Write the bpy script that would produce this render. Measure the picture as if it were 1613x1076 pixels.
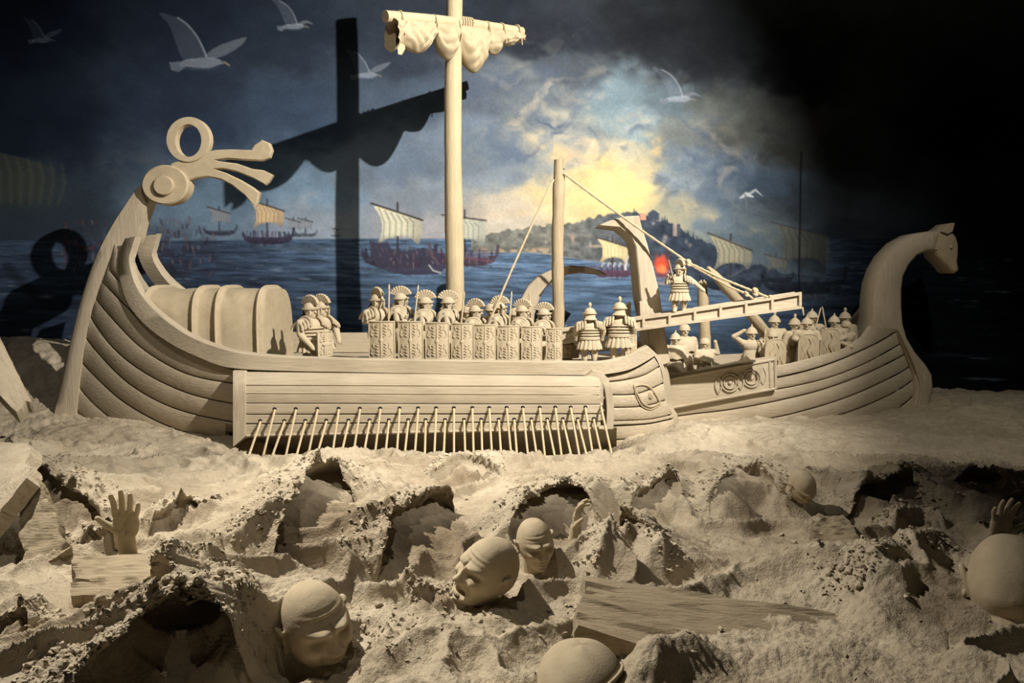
import bpy, bmesh, math, random
import numpy as np
from mathutils import Vector, Matrix, Euler

for o in list(bpy.data.objects):
    bpy.data.objects.remove(o, do_unlink=True)
scene = bpy.context.scene
COL = scene.collection

# ------------------------------------------------------------------ camera
LENS, PITCH, CAMZ = 26.0, math.radians(5.0), 1.04
FPX = 1613 * LENS / 36.0
cam_data = bpy.data.cameras.new('camera')
cam_data.lens = LENS
cam_data.sensor_width = 36.0
cam_data.clip_start = 0.05
cam = bpy.data.objects.new('camera', cam_data)
cam.location = (0, 0, CAMZ)
cam.rotation_euler = (math.pi / 2 - PITCH, 0, 0)
COL.objects.link(cam)
scene.camera = cam

# ------------------------------------------------------------------ world, lamps, exposure
world = bpy.data.worlds.new('dark_hall')
scene.world = world
world.use_nodes = True
world.node_tree.nodes['Background'].inputs[0].default_value = (0.9, 0.95, 1.0, 1)
world.node_tree.nodes['Background'].inputs[1].default_value = 0.006


def spot(name, loc, target, power, size, blend, color, radius=0.03):
    d = bpy.data.lights.new(name, 'SPOT')
    d.energy = power
    d.spot_size = math.radians(size)
    d.spot_blend = blend
    d.color = color
    d.shadow_soft_size = radius
    o = bpy.data.objects.new(name, d)
    o.location = loc
    v = Vector(target) - Vector(loc)
    o.rotation_euler = v.to_track_quat('-Z', 'Y').to_euler()
    COL.objects.link(o)
    return o


# ceiling track lamps of the exhibition hall (all above the frame)
spot('track_spot_key', (2.76, 1.5, 4.15), (-0.45, 5.5, 1.15), 2600, 67, 0.85, (1.0, 0.925, 0.81), 0.03)
spot('track_spot_left', (-0.6, 2.0, 4.3), (-1.2, 4.3, 0.2), 125, 84, 0.7, (1.0, 0.92, 0.79), 0.03)
spot('track_spot_sand', (-2.5, 3.35, 4.1), (-0.50, 2.50, 0.0), 1550, 49, 1.0, (1.0, 0.92, 0.79), 0.04)
spot('track_spot_right', (2.2, 2.2, 4.3), (2.5, 5.1, 0.3), 230, 50, 0.8, (1.0, 0.92, 0.79), 0.03)

vs = scene.view_settings
vs.view_transform = 'Standard'
vs.look = 'None'
vs.exposure = 0.0
vs.gamma = 1.0
vs.use_curve_mapping = False

# ------------------------------------------------------------------ picture geometry
SP, CP = math.sin(PITCH), math.cos(PITCH)


def P(x, y, Y):
    """point at depth Y that the photograph shows at pixel x, y"""
    u = (x - 806.5) / FPX
    t = (538 - y) / FPX
    k = Y / (CP + t * SP)
    return Vector((u * k, Y, CAMZ + (t * CP - SP) * k))


def G(x, y, z):
    """point at height z under pixel x, y"""
    u = (x - 806.5) / FPX
    t = (538 - y) / FPX
    k = (z - CAMZ) / (t * CP - SP)
    return Vector((u * k, (CP + t * SP) * k, z))


def npP(x, y, Y):
    u = (x - 806.5) / FPX
    t = (538 - y) / FPX
    k = Y / (CP + t * SP)
    return u * k, Y + 0 * k, CAMZ + (t * CP - SP) * k


def PX(d):
    """metres per pixel at depth d"""
    return d / FPX


# ------------------------------------------------------------------ noise (numpy value noise)
def _hash(ix, iy, iz, seed):
    h = (ix.astype(np.int64) * 374761393 + iy.astype(np.int64) * 668265263 + iz.astype(np.int64) * 2147483647 + seed * 144665) & 0xFFFFFFFF
    h = ((h ^ (h >> 13)) * 1274126177) & 0xFFFFFFFF
    h = (h ^ (h >> 16)) & 0xFFFFFFFF
    return h.astype(np.float64) / 4294967295.0 * 2 - 1


def vnoise(x, y, z=None, seed=0):
    x = np.asarray(x, float); y = np.asarray(y, float)
    ix = np.floor(x); iy = np.floor(y)
    fx = x - ix; fy = y - iy
    fx = fx * fx * fx * (fx * (fx * 6 - 15) + 10); fy = fy * fy * fy * (fy * (fy * 6 - 15) + 10)
    if z is None:
        iz = np.zeros_like(ix)
        a = _hash(ix, iy, iz, seed); b = _hash(ix + 1, iy, iz, seed)
        c = _hash(ix, iy + 1, iz, seed); d = _hash(ix + 1, iy + 1, iz, seed)
        return (a * (1 - fx) + b * fx) * (1 - fy) + (c * (1 - fx) + d * fx) * fy
    z = np.asarray(z, float)
    iz = np.floor(z); fz = z - iz; fz = fz * fz * (3 - 2 * fz)
    r = 0
    for k in (0, 1):
        a = _hash(ix, iy, iz + k, seed); b = _hash(ix + 1, iy, iz + k, seed)
        c = _hash(ix, iy + 1, iz + k, seed); d = _hash(ix + 1, iy + 1, iz + k, seed)
        q = (a * (1 - fx) + b * fx) * (1 - fy) + (c * (1 - fx) + d * fx) * fy
        r = r + q * (fz if k else 1 - fz)
    return r


def fbm(x, y, octv=4, seed=0, gain=0.5):
    r = 0; a = 1.0; s = 0
    for i in range(octv):
        r = r + a * vnoise(x, y, seed=seed + i * 17)
        s += a; a *= gain
        x = x * 2.03 + 11.3; y = y * 2.03 + 5.7
    return r / s


def fbm3(x, y, z, octv=3, seed=0):
    r = 0; a = 1.0; s = 0
    for i in range(octv):
        r = r + a * vnoise(x, y, z, seed=seed + i * 17)
        s += a; a *= 0.5
        x = x * 2.03 + 11.3; y = y * 2.03 + 5.7; z = z * 2.03 + 3.1
    return r / s


def sstep(a, b, x):
    t = np.clip((np.asarray(x, float) - a) / (b - a), 0, 1)
    return t * t * (3 - 2 * t)


# ------------------------------------------------------------------ materials
def new_mat(name):
    m = bpy.data.materials.new(name)
    m.use_nodes = True
    nt = m.node_tree
    b = nt.nodes['Principled BSDF']
    b.inputs['Roughness'].default_value = 0.95
    b.inputs['Specular IOR Level'].default_value = 0.12
    return m, nt, b


def N(nt, kind, **kw):
    n = nt.nodes.new(kind)
    for k, v in kw.items():
        if k in n.inputs.keys():
            n.inputs[k].default_value = v
        else:
            setattr(n, k, v)
    return n


def sand_mat(name, dark, light, grain=(1, 1, 1), gscale=14.0, fine=170.0, gb=0.25, fb=0.35, patch=3.0, coord='Object', dist=0.01, fdist=0.003):
    """packed sand: colour patches, coarse relief stretched by `grain`, fine grit"""
    m, nt, b = new_mat(name)
    L = nt.links.new
    tc = N(nt, 'ShaderNodeTexCoord')
    mp = N(nt, 'ShaderNodeMapping'); mp.inputs['Scale'].default_value = grain
    L(tc.outputs[coord], mp.inputs['Vector'])
    n1 = N(nt, 'ShaderNodeTexNoise', Scale=gscale, Detail=6.0, Roughness=0.62)
    L(mp.outputs[0], n1.inputs['Vector'])
    n2 = N(nt, 'ShaderNodeTexNoise', Scale=fine, Detail=3.0, Roughness=0.7)
    L(tc.outputs[coord], n2.inputs['Vector'])
    n3 = N(nt, 'ShaderNodeTexNoise', Scale=patch, Detail=4.0)
    L(tc.outputs[coord], n3.inputs['Vector'])
    mx = N(nt, 'ShaderNodeMath', operation='MULTIPLY_ADD'); mx.inputs[1].default_value = 0.55
    L(n1.outputs['Fac'], mx.inputs[0])
    m2 = N(nt, 'ShaderNodeMath', operation='MULTIPLY'); m2.inputs[1].default_value = 0.5
    L(n3.outputs['Fac'], m2.inputs[0]); L(m2.outputs[0], mx.inputs[2])
    rp = N(nt, 'ShaderNodeValToRGB')
    rp.color_ramp.elements[0].position = 0.30; rp.color_ramp.elements[0].color = (*dark, 1)
    rp.color_ramp.elements[1].position = 0.72; rp.color_ramp.elements[1].color = (*light, 1)
    L(mx.outputs[0], rp.inputs[0])
    L(rp.outputs[0], b.inputs['Base Color'])
    b1 = N(nt, 'ShaderNodeBump'); b1.inputs['Strength'].default_value = gb; b1.inputs['Distance'].default_value = dist
    L(n1.outputs['Fac'], b1.inputs['Height'])
    b2 = N(nt, 'ShaderNodeBump'); b2.inputs['Strength'].default_value = fb; b2.inputs['Distance'].default_value = fdist
    L(n2.outputs['Fac'], b2.inputs['Height']); L(b1.outputs[0], b2.inputs['Normal'])
    L(b2.outputs[0], b.inputs['Normal'])
    return m


MURAL_GAIN = 0.97
DK, LT = (0.37, 0.31, 0.225), (0.57, 0.495, 0.375)
M = {
    'sand': sand_mat('loose_sand', DK, LT, gscale=24, gb=0.7, fb=1.0, fine=130, dist=0.016, fdist=0.006),
    'hull': sand_mat('carved_plank_sand', DK, LT, grain=(1.2, 14, 14), gscale=5, gb=0.4, fb=0.3, dist=0.008),
    'post': sand_mat('carved_post_sand', DK, LT, grain=(12, 12, 1.6), gscale=5, gb=0.4, fb=0.3, dist=0.008),
    'smooth': sand_mat('smooth_carved_sand', (0.38, 0.31, 0.21), (0.52, 0.44, 0.31), gscale=22, gb=0.15, fb=0.35, fine=190),
    'figure': sand_mat('figure_sand', (0.41, 0.345, 0.24), (0.58, 0.495, 0.36), gscale=40, gb=0.15, fb=0.25, fine=220),
    'log': sand_mat('peeled_log', (0.40, 0.32, 0.20), (0.62, 0.52, 0.35), grain=(16, 16, 1.0), gscale=6, gb=0.55, fb=0.1, dist=0.008),
    'oldlog': sand_mat('weathered_log', (0.30, 0.235, 0.15), (0.52, 0.43, 0.29), grain=(16, 16, 1.0), gscale=6, gb=0.6, fb=0.1, dist=0.008),
    'stick': sand_mat('pale_stick', (0.50, 0.40, 0.25), (0.66, 0.55, 0.37), grain=(10, 10, 1), gscale=20, gb=0.1, fb=0.1),
    'timber': sand_mat('weathered_timber_sand', (0.25, 0.20, 0.135), (0.43, 0.36, 0.25), grain=(1.0, 12, 12), gscale=9, gb=0.8, fb=0.5, dist=0.012),
    'cloth': sand_mat('stiff_canvas', (0.40, 0.33, 0.22), (0.52, 0.43, 0.29), gscale=9, gb=0.15, fb=0.2, fine=260),
    'rope': sand_mat('sisal_rope', (0.40, 0.32, 0.20), (0.58, 0.48, 0.33), gscale=60, gb=0.5, fb=0.3, dist=0.003),
    'black': sand_mat('flat_black', (0.012, 0.012, 0.014), (0.02, 0.02, 0.024), gb=0.05, fb=0.05),
}


# darker scooped faces and lighter crumbled crests: tone stored on the floor mesh
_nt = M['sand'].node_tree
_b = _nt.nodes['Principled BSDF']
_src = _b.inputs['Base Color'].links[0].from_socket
_at = N(_nt, 'ShaderNodeAttribute'); _at.attribute_name = 'scoop_tone'
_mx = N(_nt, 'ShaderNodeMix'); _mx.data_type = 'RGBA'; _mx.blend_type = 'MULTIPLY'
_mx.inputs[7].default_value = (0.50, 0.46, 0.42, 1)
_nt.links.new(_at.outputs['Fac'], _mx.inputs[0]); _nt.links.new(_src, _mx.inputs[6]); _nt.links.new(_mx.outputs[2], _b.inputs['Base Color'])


# ------------------------------------------------------------------ mesh building
def wloc(o):
    v = Vector((0, 0, 0))
    while o is not None:
        v += o.location
        o = o.parent
    return v


class MB:
    def __init__(self):
        self.v = []; self.f = []

    def add(self, vs_, fs_):
        n = len(self.v)
        self.v += [tuple(q) for q in vs_]
        self.f += [tuple(i + n for i in f) for f in fs_]
        return self

    def box(self, c, s, rot=None):
        c = Vector(c)
        pts = []
        for dx in (-.5, .5):
            for dy in (-.5, .5):
                for dz in (-.5, .5):
                    q = Vector((dx * s[0], dy * s[1], dz * s[2]))
                    if rot is not None:
                        q = rot @ q
                    pts.append(c + q)
        return self.add(pts, [(0, 1, 3, 2), (4, 6, 7, 5), (0, 4, 5, 1), (2, 3, 7, 6), (0, 2, 6, 4), (1, 5, 7, 3)])

    def hexa(self, front, back):
        """four front corners (ccw seen from front) + the four behind them"""
        n = len(front)
        vs_ = list(front) + list(back)
        fs_ = [tuple(range(n)), tuple(range(2 * n - 1, n - 1, -1))]
        for i in range(n):
            j = (i + 1) % n
            fs_.append((j, i, n + i, n + j))
        return self.add(vs_, fs_)

    def tube(self, pts, rad, n=10, caps=True, flat=1.0, wob=0.0, seed=0):
        pts = [Vector(p) for p in pts]
        m = len(pts)
        if not hasattr(rad, '__len__'):
            rad = [rad] * m
        rs = random.Random(seed)
        vs_ = []; up = None
        for i in range(m):
            t = (pts[min(i + 1, m - 1)] - pts[max(i - 1, 0)]).normalized()
            if up is None:
                up = Vector((0, 0, 1)) if abs(t.z) < 0.9 else Vector((1, 0, 0))
            side = t.cross(up)
            if side.length < 1e-5:
                side = t.cross(Vector((1, 0, 0)))
            side.normalize()
            nu = side.cross(t).normalized(); up = nu
            for k in range(n):
                a = 2 * math.pi * k / n
                r = rad[i] * (1 + wob * (rs.random() - 0.5))
                vs_.append(pts[i] + side * (math.cos(a) * r) + nu * (math.sin(a) * r * flat))
        fs_ = []
        for i in range(m - 1):
            for k in range(n):
                k2 = (k + 1) % n
                fs_.append((i * n + k, i * n + k2, (i + 1) * n + k2, (i + 1) * n + k))
        if caps:
            fs_.append(tuple(range(n - 1, -1, -1)))
            fs_.append(tuple((m - 1) * n + k for k in range(n)))
        return self.add(vs_, fs_)

    def grid(self, rows, closeu=False, closev=False):
        """rows: list of lists of points"""
        a = len(rows); b = len(rows[0])
        vs_ = [p for r in rows for p in r]
        fs_ = []
        for i in range(a if closeu else a - 1):
            for j in range(b if closev else b - 1):
                i2 = (i + 1) % a; j2 = (j + 1) % b
                fs_.append((i * b + j, i * b + j2, i2 * b + j2, i2 * b + j))
        return self.add(vs_, fs_)

    def lathe(self, prof, n=16, c=(0, 0, 0), sx=1.0, sy=1.0, cap=True):
        """prof: (radius, z) bottom to top around the z axis"""
        rows = []
        for r, z in prof:
            rows.append([(c[0] + math.cos(2 * math.pi * k / n) * r * sx, c[1] + math.sin(2 * math.pi * k / n) * r * sy, c[2] + z) for k in range(n)])
        m = len(self.v)
        self.grid(rows, closev=True)
        if cap:
            self.f.append(tuple(m + k for k in range(n - 1, -1, -1)))
            self.f.append(tuple(m + (len(prof) - 1) * n + k for k in range(n)))
        return self

    def ell(self, c, r, n=14, m=9, rot=None):
        rows = []
        for i in range(m + 1):
            th = math.pi * (0.02 + 0.96 * i / m)
            row = []
            for k in range(n):
                a = 2 * math.pi * k / n
                q = Vector((math.sin(th) * math.cos(a) * r[0], math.sin(th) * math.sin(a) * r[1], -math.cos(th) * r[2]))
                if rot is not None:
                    q = rot @ q
                row.append(Vector(c) + q)
            rows.append(row)
        k0 = len(self.v)
        self.grid(rows, closev=True)
        self.f.append(tuple(k0 + k for k in range(n - 1, -1, -1)))
        self.f.append(tuple(k0 + m * n + k for k in range(n)))
        return self

    def cone(self, p0, r0, p1, r1, n=12):
        """round cone"""
        p0 = Vector(p0); p1 = Vector(p1)
        d = (p1 - p0); L = max(d.length, 1e-6); d = d / L
        pts = []; rad = []
        for a in (80, 60, 30):
            pts.append(p0 - d * r0 * math.sin(math.radians(a))); rad.append(r0 * math.cos(math.radians(a)))
        pts += [p0, p1]; rad += [r0, r1]
        for a in (30, 60, 80):
            pts.append(p1 + d * r1 * math.sin(math.radians(a))); rad.append(r1 * math.cos(math.radians(a)))
        return self.tube(pts, rad, n)

    def extrude(self, outline, depth_front, depth_back, pix=True, bev=0.006):
        """outline in pixels, placed at depth_front; the back is the same shape pushed straight back in space"""
        fr = [P(x, y, depth_front) for x, y in outline] if pix else [Vector(q) for q in outline]
        # counter-clockwise seen from the camera
        ar = sum(fr[i].x * fr[(i + 1) % len(fr)].z - fr[(i + 1) % len(fr)].x * fr[i].z for i in range(len(fr)))
        if ar < 0:
            fr.reverse()
        n = len(fr)
        dy = depth_back - depth_front
        inn = []
        for i in range(n):
            a = fr[i - 1]; b = fr[i]; c = fr[(i + 1) % n]
            e1 = Vector((b.x - a.x, 0, b.z - a.z)).normalized(); e2 = Vector((c.x - b.x, 0, c.z - b.z)).normalized()
            nn = Vector((-(e1.z + e2.z), 0, e1.x + e2.x))
            if nn.length < 1e-6:
                nn = Vector((-e1.z, 0, e1.x))
            nn.normalize()
            inn.append(b + nn * bev)
        r0 = inn
        r1 = [q + Vector((0, bev, 0)) for q in fr]
        r2 = [q + Vector((0, dy - bev, 0)) for q in fr]
        r3 = [q + Vector((0, dy, 0)) for q in inn]
        vs_ = r0 + r1 + r2 + r3
        fs_ = [tuple(range(n)), tuple(range(4 * n - 1, 3 * n - 1, -1))]
        for k in range(3):
            for i in range(n):
                j = (i + 1) % n
                fs_.append((k * n + j, k * n + i, (k + 1) * n + i, (k + 1) * n + j))
        return self.add(vs_, fs_)

    def mesh(self, name, off=Vector((0, 0, 0)), smooth=40, tri=False):
        me = bpy.data.meshes.new(name)
        me.from_pydata([(q[0] - off[0], q[1] - off[1], q[2] - off[2]) for q in self.v], [], self.f)
        bm = bmesh.new(); bm.from_mesh(me)
        bmesh.ops.recalc_face_normals(bm, faces=bm.faces)
        big = [f for f in bm.faces if len(f.verts) > 4]
        if big:
            bmesh.ops.triangulate(bm, faces=big)
        bm.to_mesh(me); bm.free()
        if smooth:
            me.polygons.foreach_set('use_smooth', np.ones(len(me.polygons), bool))
            me.set_sharp_from_angle(angle=math.radians(smooth))
        return me

    def build(self, name, mat, parent=None, smooth=40, local=False):
        off = Vector((0, 0, 0)) if (local or parent is None) else wloc(parent)
        base = Vector((0, 0, 0))
        if parent is None and not local:
            a = np.array(self.v)
            base = Vector(((a[:, 0].min() + a[:, 0].max()) / 2, (a[:, 1].min() + a[:, 1].max()) / 2, a[:, 2].min()))
            off = base
        me = self.mesh(name, off, smooth)
        return link(name, me, mat, parent, base)


def link(name, me, mat, parent=None, loc=None):
    o = bpy.data.objects.new(name, me)
    if mat is not None and not me.materials:
        me.materials.append(M[mat] if isinstance(mat, str) else mat)
    COL.objects.link(o)
    if parent is not None:
        o.parent = parent
    if loc is not None:
        o.location = loc
    return o


def thing(name, label, cat, loc=(0, 0, 0), rotz=0.0, scale=1.0, group=None):
    o = bpy.data.objects.new(name, None)
    o.empty_display_size = 0.05
    COL.objects.link(o)
    o.location = loc
    o.rotation_euler = (0, 0, rotz)
    o.scale = (scale,) * 3
    return tag(o, label, cat, group)


def tag(o, label, cat, group=None, kind=None):
    if label: o['label'] = label
    if cat: o['category'] = cat
    if group: o['group'] = group
    if kind: o['kind'] = kind
    return o


def remeshed(mb, name, voxel, smooth_it=2, mat=None, off=Vector((0, 0, 0)), disp=0.0, dfreq=30.0):
    """one continuous surface grown around all the shapes in mb"""
    me = mb.mesh('tmp', off, smooth=0)
    ob = bpy.data.objects.new('tmp', me)
    COL.objects.link(ob)
    r = ob.modifiers.new('r', 'REMESH'); r.mode = 'VOXEL'; r.voxel_size = voxel
    if smooth_it:
        s = ob.modifiers.new('s', 'SMOOTH'); s.factor = 0.5; s.iterations = smooth_it
    dg = bpy.context.evaluated_depsgraph_get()
    out = bpy.data.meshes.new_from_object(ob.evaluated_get(dg))
    bpy.data.objects.remove(ob, do_unlink=True)
    bpy.data.meshes.remove(me)
    out.name = name
    if disp:
        co = np.empty(len(out.vertices) * 3); out.vertices.foreach_get('co', co); co = co.reshape(-1, 3)
        no = np.empty(len(out.vertices) * 3); out.vertices.foreach_get('normal', no); no = no.reshape(-1, 3)
        co = co + no * (disp * fbm3(co[:, 0] * dfreq, co[:, 1] * dfreq, co[:, 2] * dfreq, 3))[:, None]
        out.vertices.foreach_set('co', co.ravel())
    out.polygons.foreach_set('use_smooth', np.ones(len(out.polygons), bool))
    out.materials.clear()
    if mat: out.materials.append(M[mat])
    return out


def interp(pts, x):
    xs = [p[0] for p in pts]; ys = [p[1] for p in pts]
    return np.interp(x, xs, ys)


def smooth_poly(pts, k=4, closed=False):
    """Catmull-Rom through the points"""
    out = []
    n = len(pts)
    rng = range(n) if closed else range(n - 1)
    for i in rng:
        if closed:
            p0, p1, p2, p3 = pts[i - 1], pts[i], pts[(i + 1) % n], pts[(i + 2) % n]
        else:
            p0, p1, p2, p3 = pts[max(i - 1, 0)], pts[i], pts[i + 1], pts[min(i + 2, n - 1)]
        for s in range(k):
            t = s / k
            out.append(tuple(0.5 * (2 * b + (c - a) * t + (2 * a - 5 * b + 4 * c - d) * t * t + (3 * b - a - 3 * c + d) * t ** 3)
                             for a, b, c, d in zip(p0, p1, p2, p3)))
    if not closed:
        out.append(tuple(pts[-1]))
    return out


def resample(pts, n):
    """n points evenly spaced by length along a polyline"""
    a = np.array([tuple(p) for p in pts], float)
    d = np.r_[0, np.cumsum(np.linalg.norm(np.diff(a, axis=0), axis=1))]
    s = np.linspace(0, d[-1], n)
    return [tuple(np.interp(x, d, a[:, k]) for k in range(a.shape[1])) for x in s]


ORD = ['first', 'second', 'third', 'fourth', 'fifth', 'sixth', 'seventh', 'eighth', 'ninth', 'tenth', 'eleventh', 'twelfth',
       'thirteenth', 'fourteenth', 'fifteenth', 'sixteenth', 'seventeenth', 'eighteenth', 'nineteenth', 'twentieth']

# ================================================================== SETTING: painted back wall
WALL = 6.2


def axis(lo, a, b, hi, fine, coarse):
    n1 = max(2, int((a - lo) / coarse)); n3 = max(2, int((hi - b) / coarse)); n2 = int((b - a) / fine)
    return np.r_[np.linspace(lo, a, n1, endpoint=False), np.linspace(a, b, n2, endpoint=False), np.linspace(b, hi, n3)]


mx_ = axis(-500, -6, 1620, 2150, 1.8, 30)
my_ = axis(-330, -4, 672, 760, 1.8, 30)
MXX, MYY = np.meshgrid(mx_, my_)
CANV = np.zeros(MXX.shape + (3,))


def rgb(*c):
    return np.array(c, float)


# sky: soft field through colour samples of the painting
SKY = [(-400, 0, 14, 18, 27), (40, 40, 22, 28, 40), (40, 200, 30, 38, 52), (60, 330, 52, 62, 70), (300, 40, 38, 46, 60), (300, 180, 48, 58, 74), (470, 60, 46, 54, 66),
       (470, 180, 62, 75, 92), (420, 270, 92, 112, 130), (480, 300, 120, 142, 158), (330, 330, 110, 130, 145), (500, 355, 150, 158, 166), (640, 60, 56, 63, 74),
       (640, 160, 82, 94, 108), (640, 250, 112, 124, 138), (660, 320, 140, 148, 156), (640, 365, 172, 166, 164), (760, 40, 50, 55, 64), (780, 130, 92, 100, 110),
       (770, 220, 118, 130, 142), (780, 290, 140, 148, 154), (800, 345, 205, 190, 168), (860, 60, 46, 49, 56), (900, 110, 78, 82, 86), (880, 160, 118, 124, 128),
       (960, 150, 128, 146, 152), (1000, 190, 150, 166, 168), (1040, 150, 108, 122, 128), (900, 230, 176, 172, 158), (930, 290, 250, 216, 146), (880, 320, 236, 206, 150),
       (990, 320, 252, 216, 140), (1000, 260, 218, 200, 158), (1070, 300, 150, 160, 164), (1060, 330, 190, 178, 140), (1090, 250, 128, 140, 148), (1100, 200, 120, 122, 116),
       (1120, 330, 112, 126, 136), (1150, 270, 92, 108, 124), (1160, 210, 92, 92, 86), (1200, 300, 74, 88, 102), (1220, 230, 64, 64, 60), (1180, 370, 100, 110, 112),
       (1260, 320, 60, 66, 72), (1320, 250, 40, 42, 46), (1320, 380, 44, 50, 58), (1000, 60, 40, 42, 46), (1100, 100, 42, 44, 48), (1250, 120, 24, 25, 28), (1500, 200, 16, 17, 21),
       (1500, 400, 22, 26, 34), (2000, 200, 12, 13, 16), (800, -300, 22, 24, 30)]
sk = np.array(SKY, float)
warpx = MXX + 46 * fbm(MXX / 70, MYY / 55, 4, 3) + 16 * fbm(MXX / 22, MYY / 18, 3, 9)
warpy = MYY + 40 * fbm(MXX / 80, MYY / 50, 4, 5) + 12 * fbm(MXX / 20, MYY / 16, 3, 8)
acc = np.zeros_like(CANV); wsum = np.zeros(MXX.shape)
for s in sk:
    w = 1.0 / (((warpx - s[0]) ** 2 + (1.5 * (warpy - s[1])) ** 2) + 500) ** 1.9
    acc += w[..., None] * s[2:5]; wsum += w
CANV = acc / wsum[..., None]
CANV *= (1 + 0.11 * fbm(MXX / 34, MYY / 24, 5, 21))[..., None]


def lay(mask, col, alpha=1.0):
    global CANV
    a = np.clip(mask * alpha, 0, 1)[..., None]
    CANV = CANV * (1 - a) + np.asarray(col, float) * a


def gauss(x, y, sx, sy, ang=0.0):
    c, s = math.cos(ang), math.sin(ang)
    dx = MXX - x; dy = MYY - y
    u = dx * c + dy * s; v = -dx * s + dy * c
    return np.exp(-(u / sx) ** 2 - (v / sy) ** 2)


def pmask(pts, soft=True):
    """polygon coverage on the canvas"""
    pts = np.array(pts, float)
    lo = pts.min(0) - 3; hi = pts.max(0) + 3
    j0, j1 = np.searchsorted(mx_, [lo[0], hi[0]]); i0, i1 = np.searchsorted(my_, [lo[1], hi[1]])
    out = np.zeros(MXX.shape)
    if j1 <= j0 or i1 <= i0:
        return out
    X = MXX[i0:i1, j0:j1]; Y = MYY[i0:i1, j0:j1]
    r = np.zeros(X.shape)
    offs = [(-.4, -.4), (.4, -.4), (-.4, .4), (.4, .4)] if soft else [(0, 0)]
    n = len(pts)
    for ox, oy in offs:
        ins = np.zeros(X.shape, bool)
        for k in range(n):
            x1, y1 = pts[k]; x2, y2 = pts[(k + 1) % n]
            if y1 == y2: continue
            c = ((y1 > Y + oy) != (y2 > Y + oy)) & (X + ox < (x2 - x1) * (Y + oy - y1) / (y2 - y1) + x1)
            ins ^= c
        r += ins
    out[i0:i1, j0:j1] = r / len(offs)
    return out


def stroke(pts, w, col, alpha=1.0, soft=0.8):
    """brush line, w = half width (number or per point)"""
    pts = [tuple(p) for p in pts]
    best = np.zeros(MXX.shape)
    for k in range(len(pts) - 1):
        (x1, y1), (x2, y2) = pts[k], pts[k + 1]
        w1 = w[k] if hasattr(w, '__len__') else w
        w2 = w[k + 1] if hasattr(w, '__len__') else w
        mm = max(w1, w2) + 2.5
        j0, j1 = np.searchsorted(mx_, [min(x1, x2) - mm, max(x1, x2) + mm]); i0, i1 = np.searchsorted(my_, [min(y1, y2) - mm, max(y1, y2) + mm])
        if j1 <= j0 or i1 <= i0: continue
        X = MXX[i0:i1, j0:j1]; Y = MYY[i0:i1, j0:j1]
        L2 = (x2 - x1) ** 2 + (y2 - y1) ** 2 + 1e-9
        t = np.clip(((X - x1) * (x2 - x1) + (Y - y1) * (y2 - y1)) / L2, 0, 1)
        d = np.hypot(X - x1 - t * (x2 - x1), Y - y1 - t * (y2 - y1))
        ww = w1 + (w2 - w1) * t
        best[i0:i1, j0:j1] = np.maximum(best[i0:i1, j0:j1], np.clip((ww + soft - d) / (2 * soft), 0, 1))
    lay(best, col, alpha)


# sunset clouds: bright billowed rims with darker bodies
bill = fbm(MXX / 26, MYY / 22, 5, 31)
for (x, y, sx, sy, an, col, al) in [
        (835, 205, 30, 14, .7, (244, 214, 160), .75), (862, 235, 26, 14, .5, (246, 206, 138), .8), (895, 245, 26, 12, .2, (240, 200, 140), .6),
        (905, 185, 55, 10, .25, (216, 202, 170), .5), (1030, 232, 20, 24, -.4, (246, 202, 132), .8), (1020, 275, 26, 18, -.4, (240, 196, 128), .6),
        (985, 280, 36, 16, 0, (250, 214, 144), .5), (950, 315, 80, 16, .1, (255, 222, 146), .7), (820, 105, 50, 10, .5, (150, 150, 142), .45), (870, 125, 40, 12, .3, (170, 166, 152), .45),
        (1130, 215, 30, 18, .2, (150, 138, 112), .5), (1155, 238, 16, 14, .3, (176, 156, 116), .5), (1085, 195, 40, 14, .1, (160, 158, 146), .4),
        (1130, 345, 70, 9, .35, (214, 192, 150), .65), (1080, 318, 50, 10, .3, (232, 206, 150), .6), (700, 95, 40, 10, .1, (96, 102, 108), .4),
        (840, 335, 70, 8, -.05, (226, 196, 150), .5), (870, 310, 50, 10, -.1, (240, 208, 150), .5)]:
    lay(gauss(x, y, sx, sy, an) * sstep(-.35, .35, bill + .1), col, al)
bill2 = fbm(MXX / 30 + 7, MYY / 24, 5, 44)
for (x, y, sx, sy, an, col, al) in [
        (815, 250, 30, 26, .4, (96, 108, 124), .7), (860, 275, 34, 20, .3, (120, 130, 142), .6), (900, 205, 60, 12, .2, (112, 118, 122), .6), (880, 155, 46, 12, .3, (96, 104, 112), .5),
        (1060, 260, 22, 26, 0, (104, 118, 134), .6), (1150, 250, 40, 30, .2, (70, 82, 98), .5), (1000, 240, 26, 16, 0, (160, 160, 150), .5), (925, 60, 150, 26, .1, (40, 42, 48), .7),
        (1060, 110, 130, 26, .25, (46, 48, 52), .7), (910, 265, 22, 12, .3, (150, 140, 124), .5)]:
    lay(gauss(x, y, sx, sy, an) * sstep(-.3, .4, bill2 + .12), col, al)

# billowing cloud masses with lit rims around the sunset
cwx = MXX + 30 * fbm(MXX / 44, MYY / 36, 3, 141); cwy = MYY + 26 * fbm(MXX / 44 + 5, MYY / 36, 3, 142)
t1 = fbm(cwx / 62, cwy / 40, 5, 145) + .35 * fbm(cwx / 16, cwy / 12, 3, 149)
reg = np.clip(1.25 * gauss(930, 215, 170, 85) + 1.1 * gauss(1110, 260, 110, 70) + .9 * gauss(830, 150, 90, 60), 0, 1) * (1 - .75 * gauss(930, 318, 120, 34))
sdx = 945 - MXX; sdy = 315 - MYY; sl = np.hypot(sdx, sdy) + 30
def cl_t(x, y):
    return fbm(x / 66, y / 46, 3, 145, .45)


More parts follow.
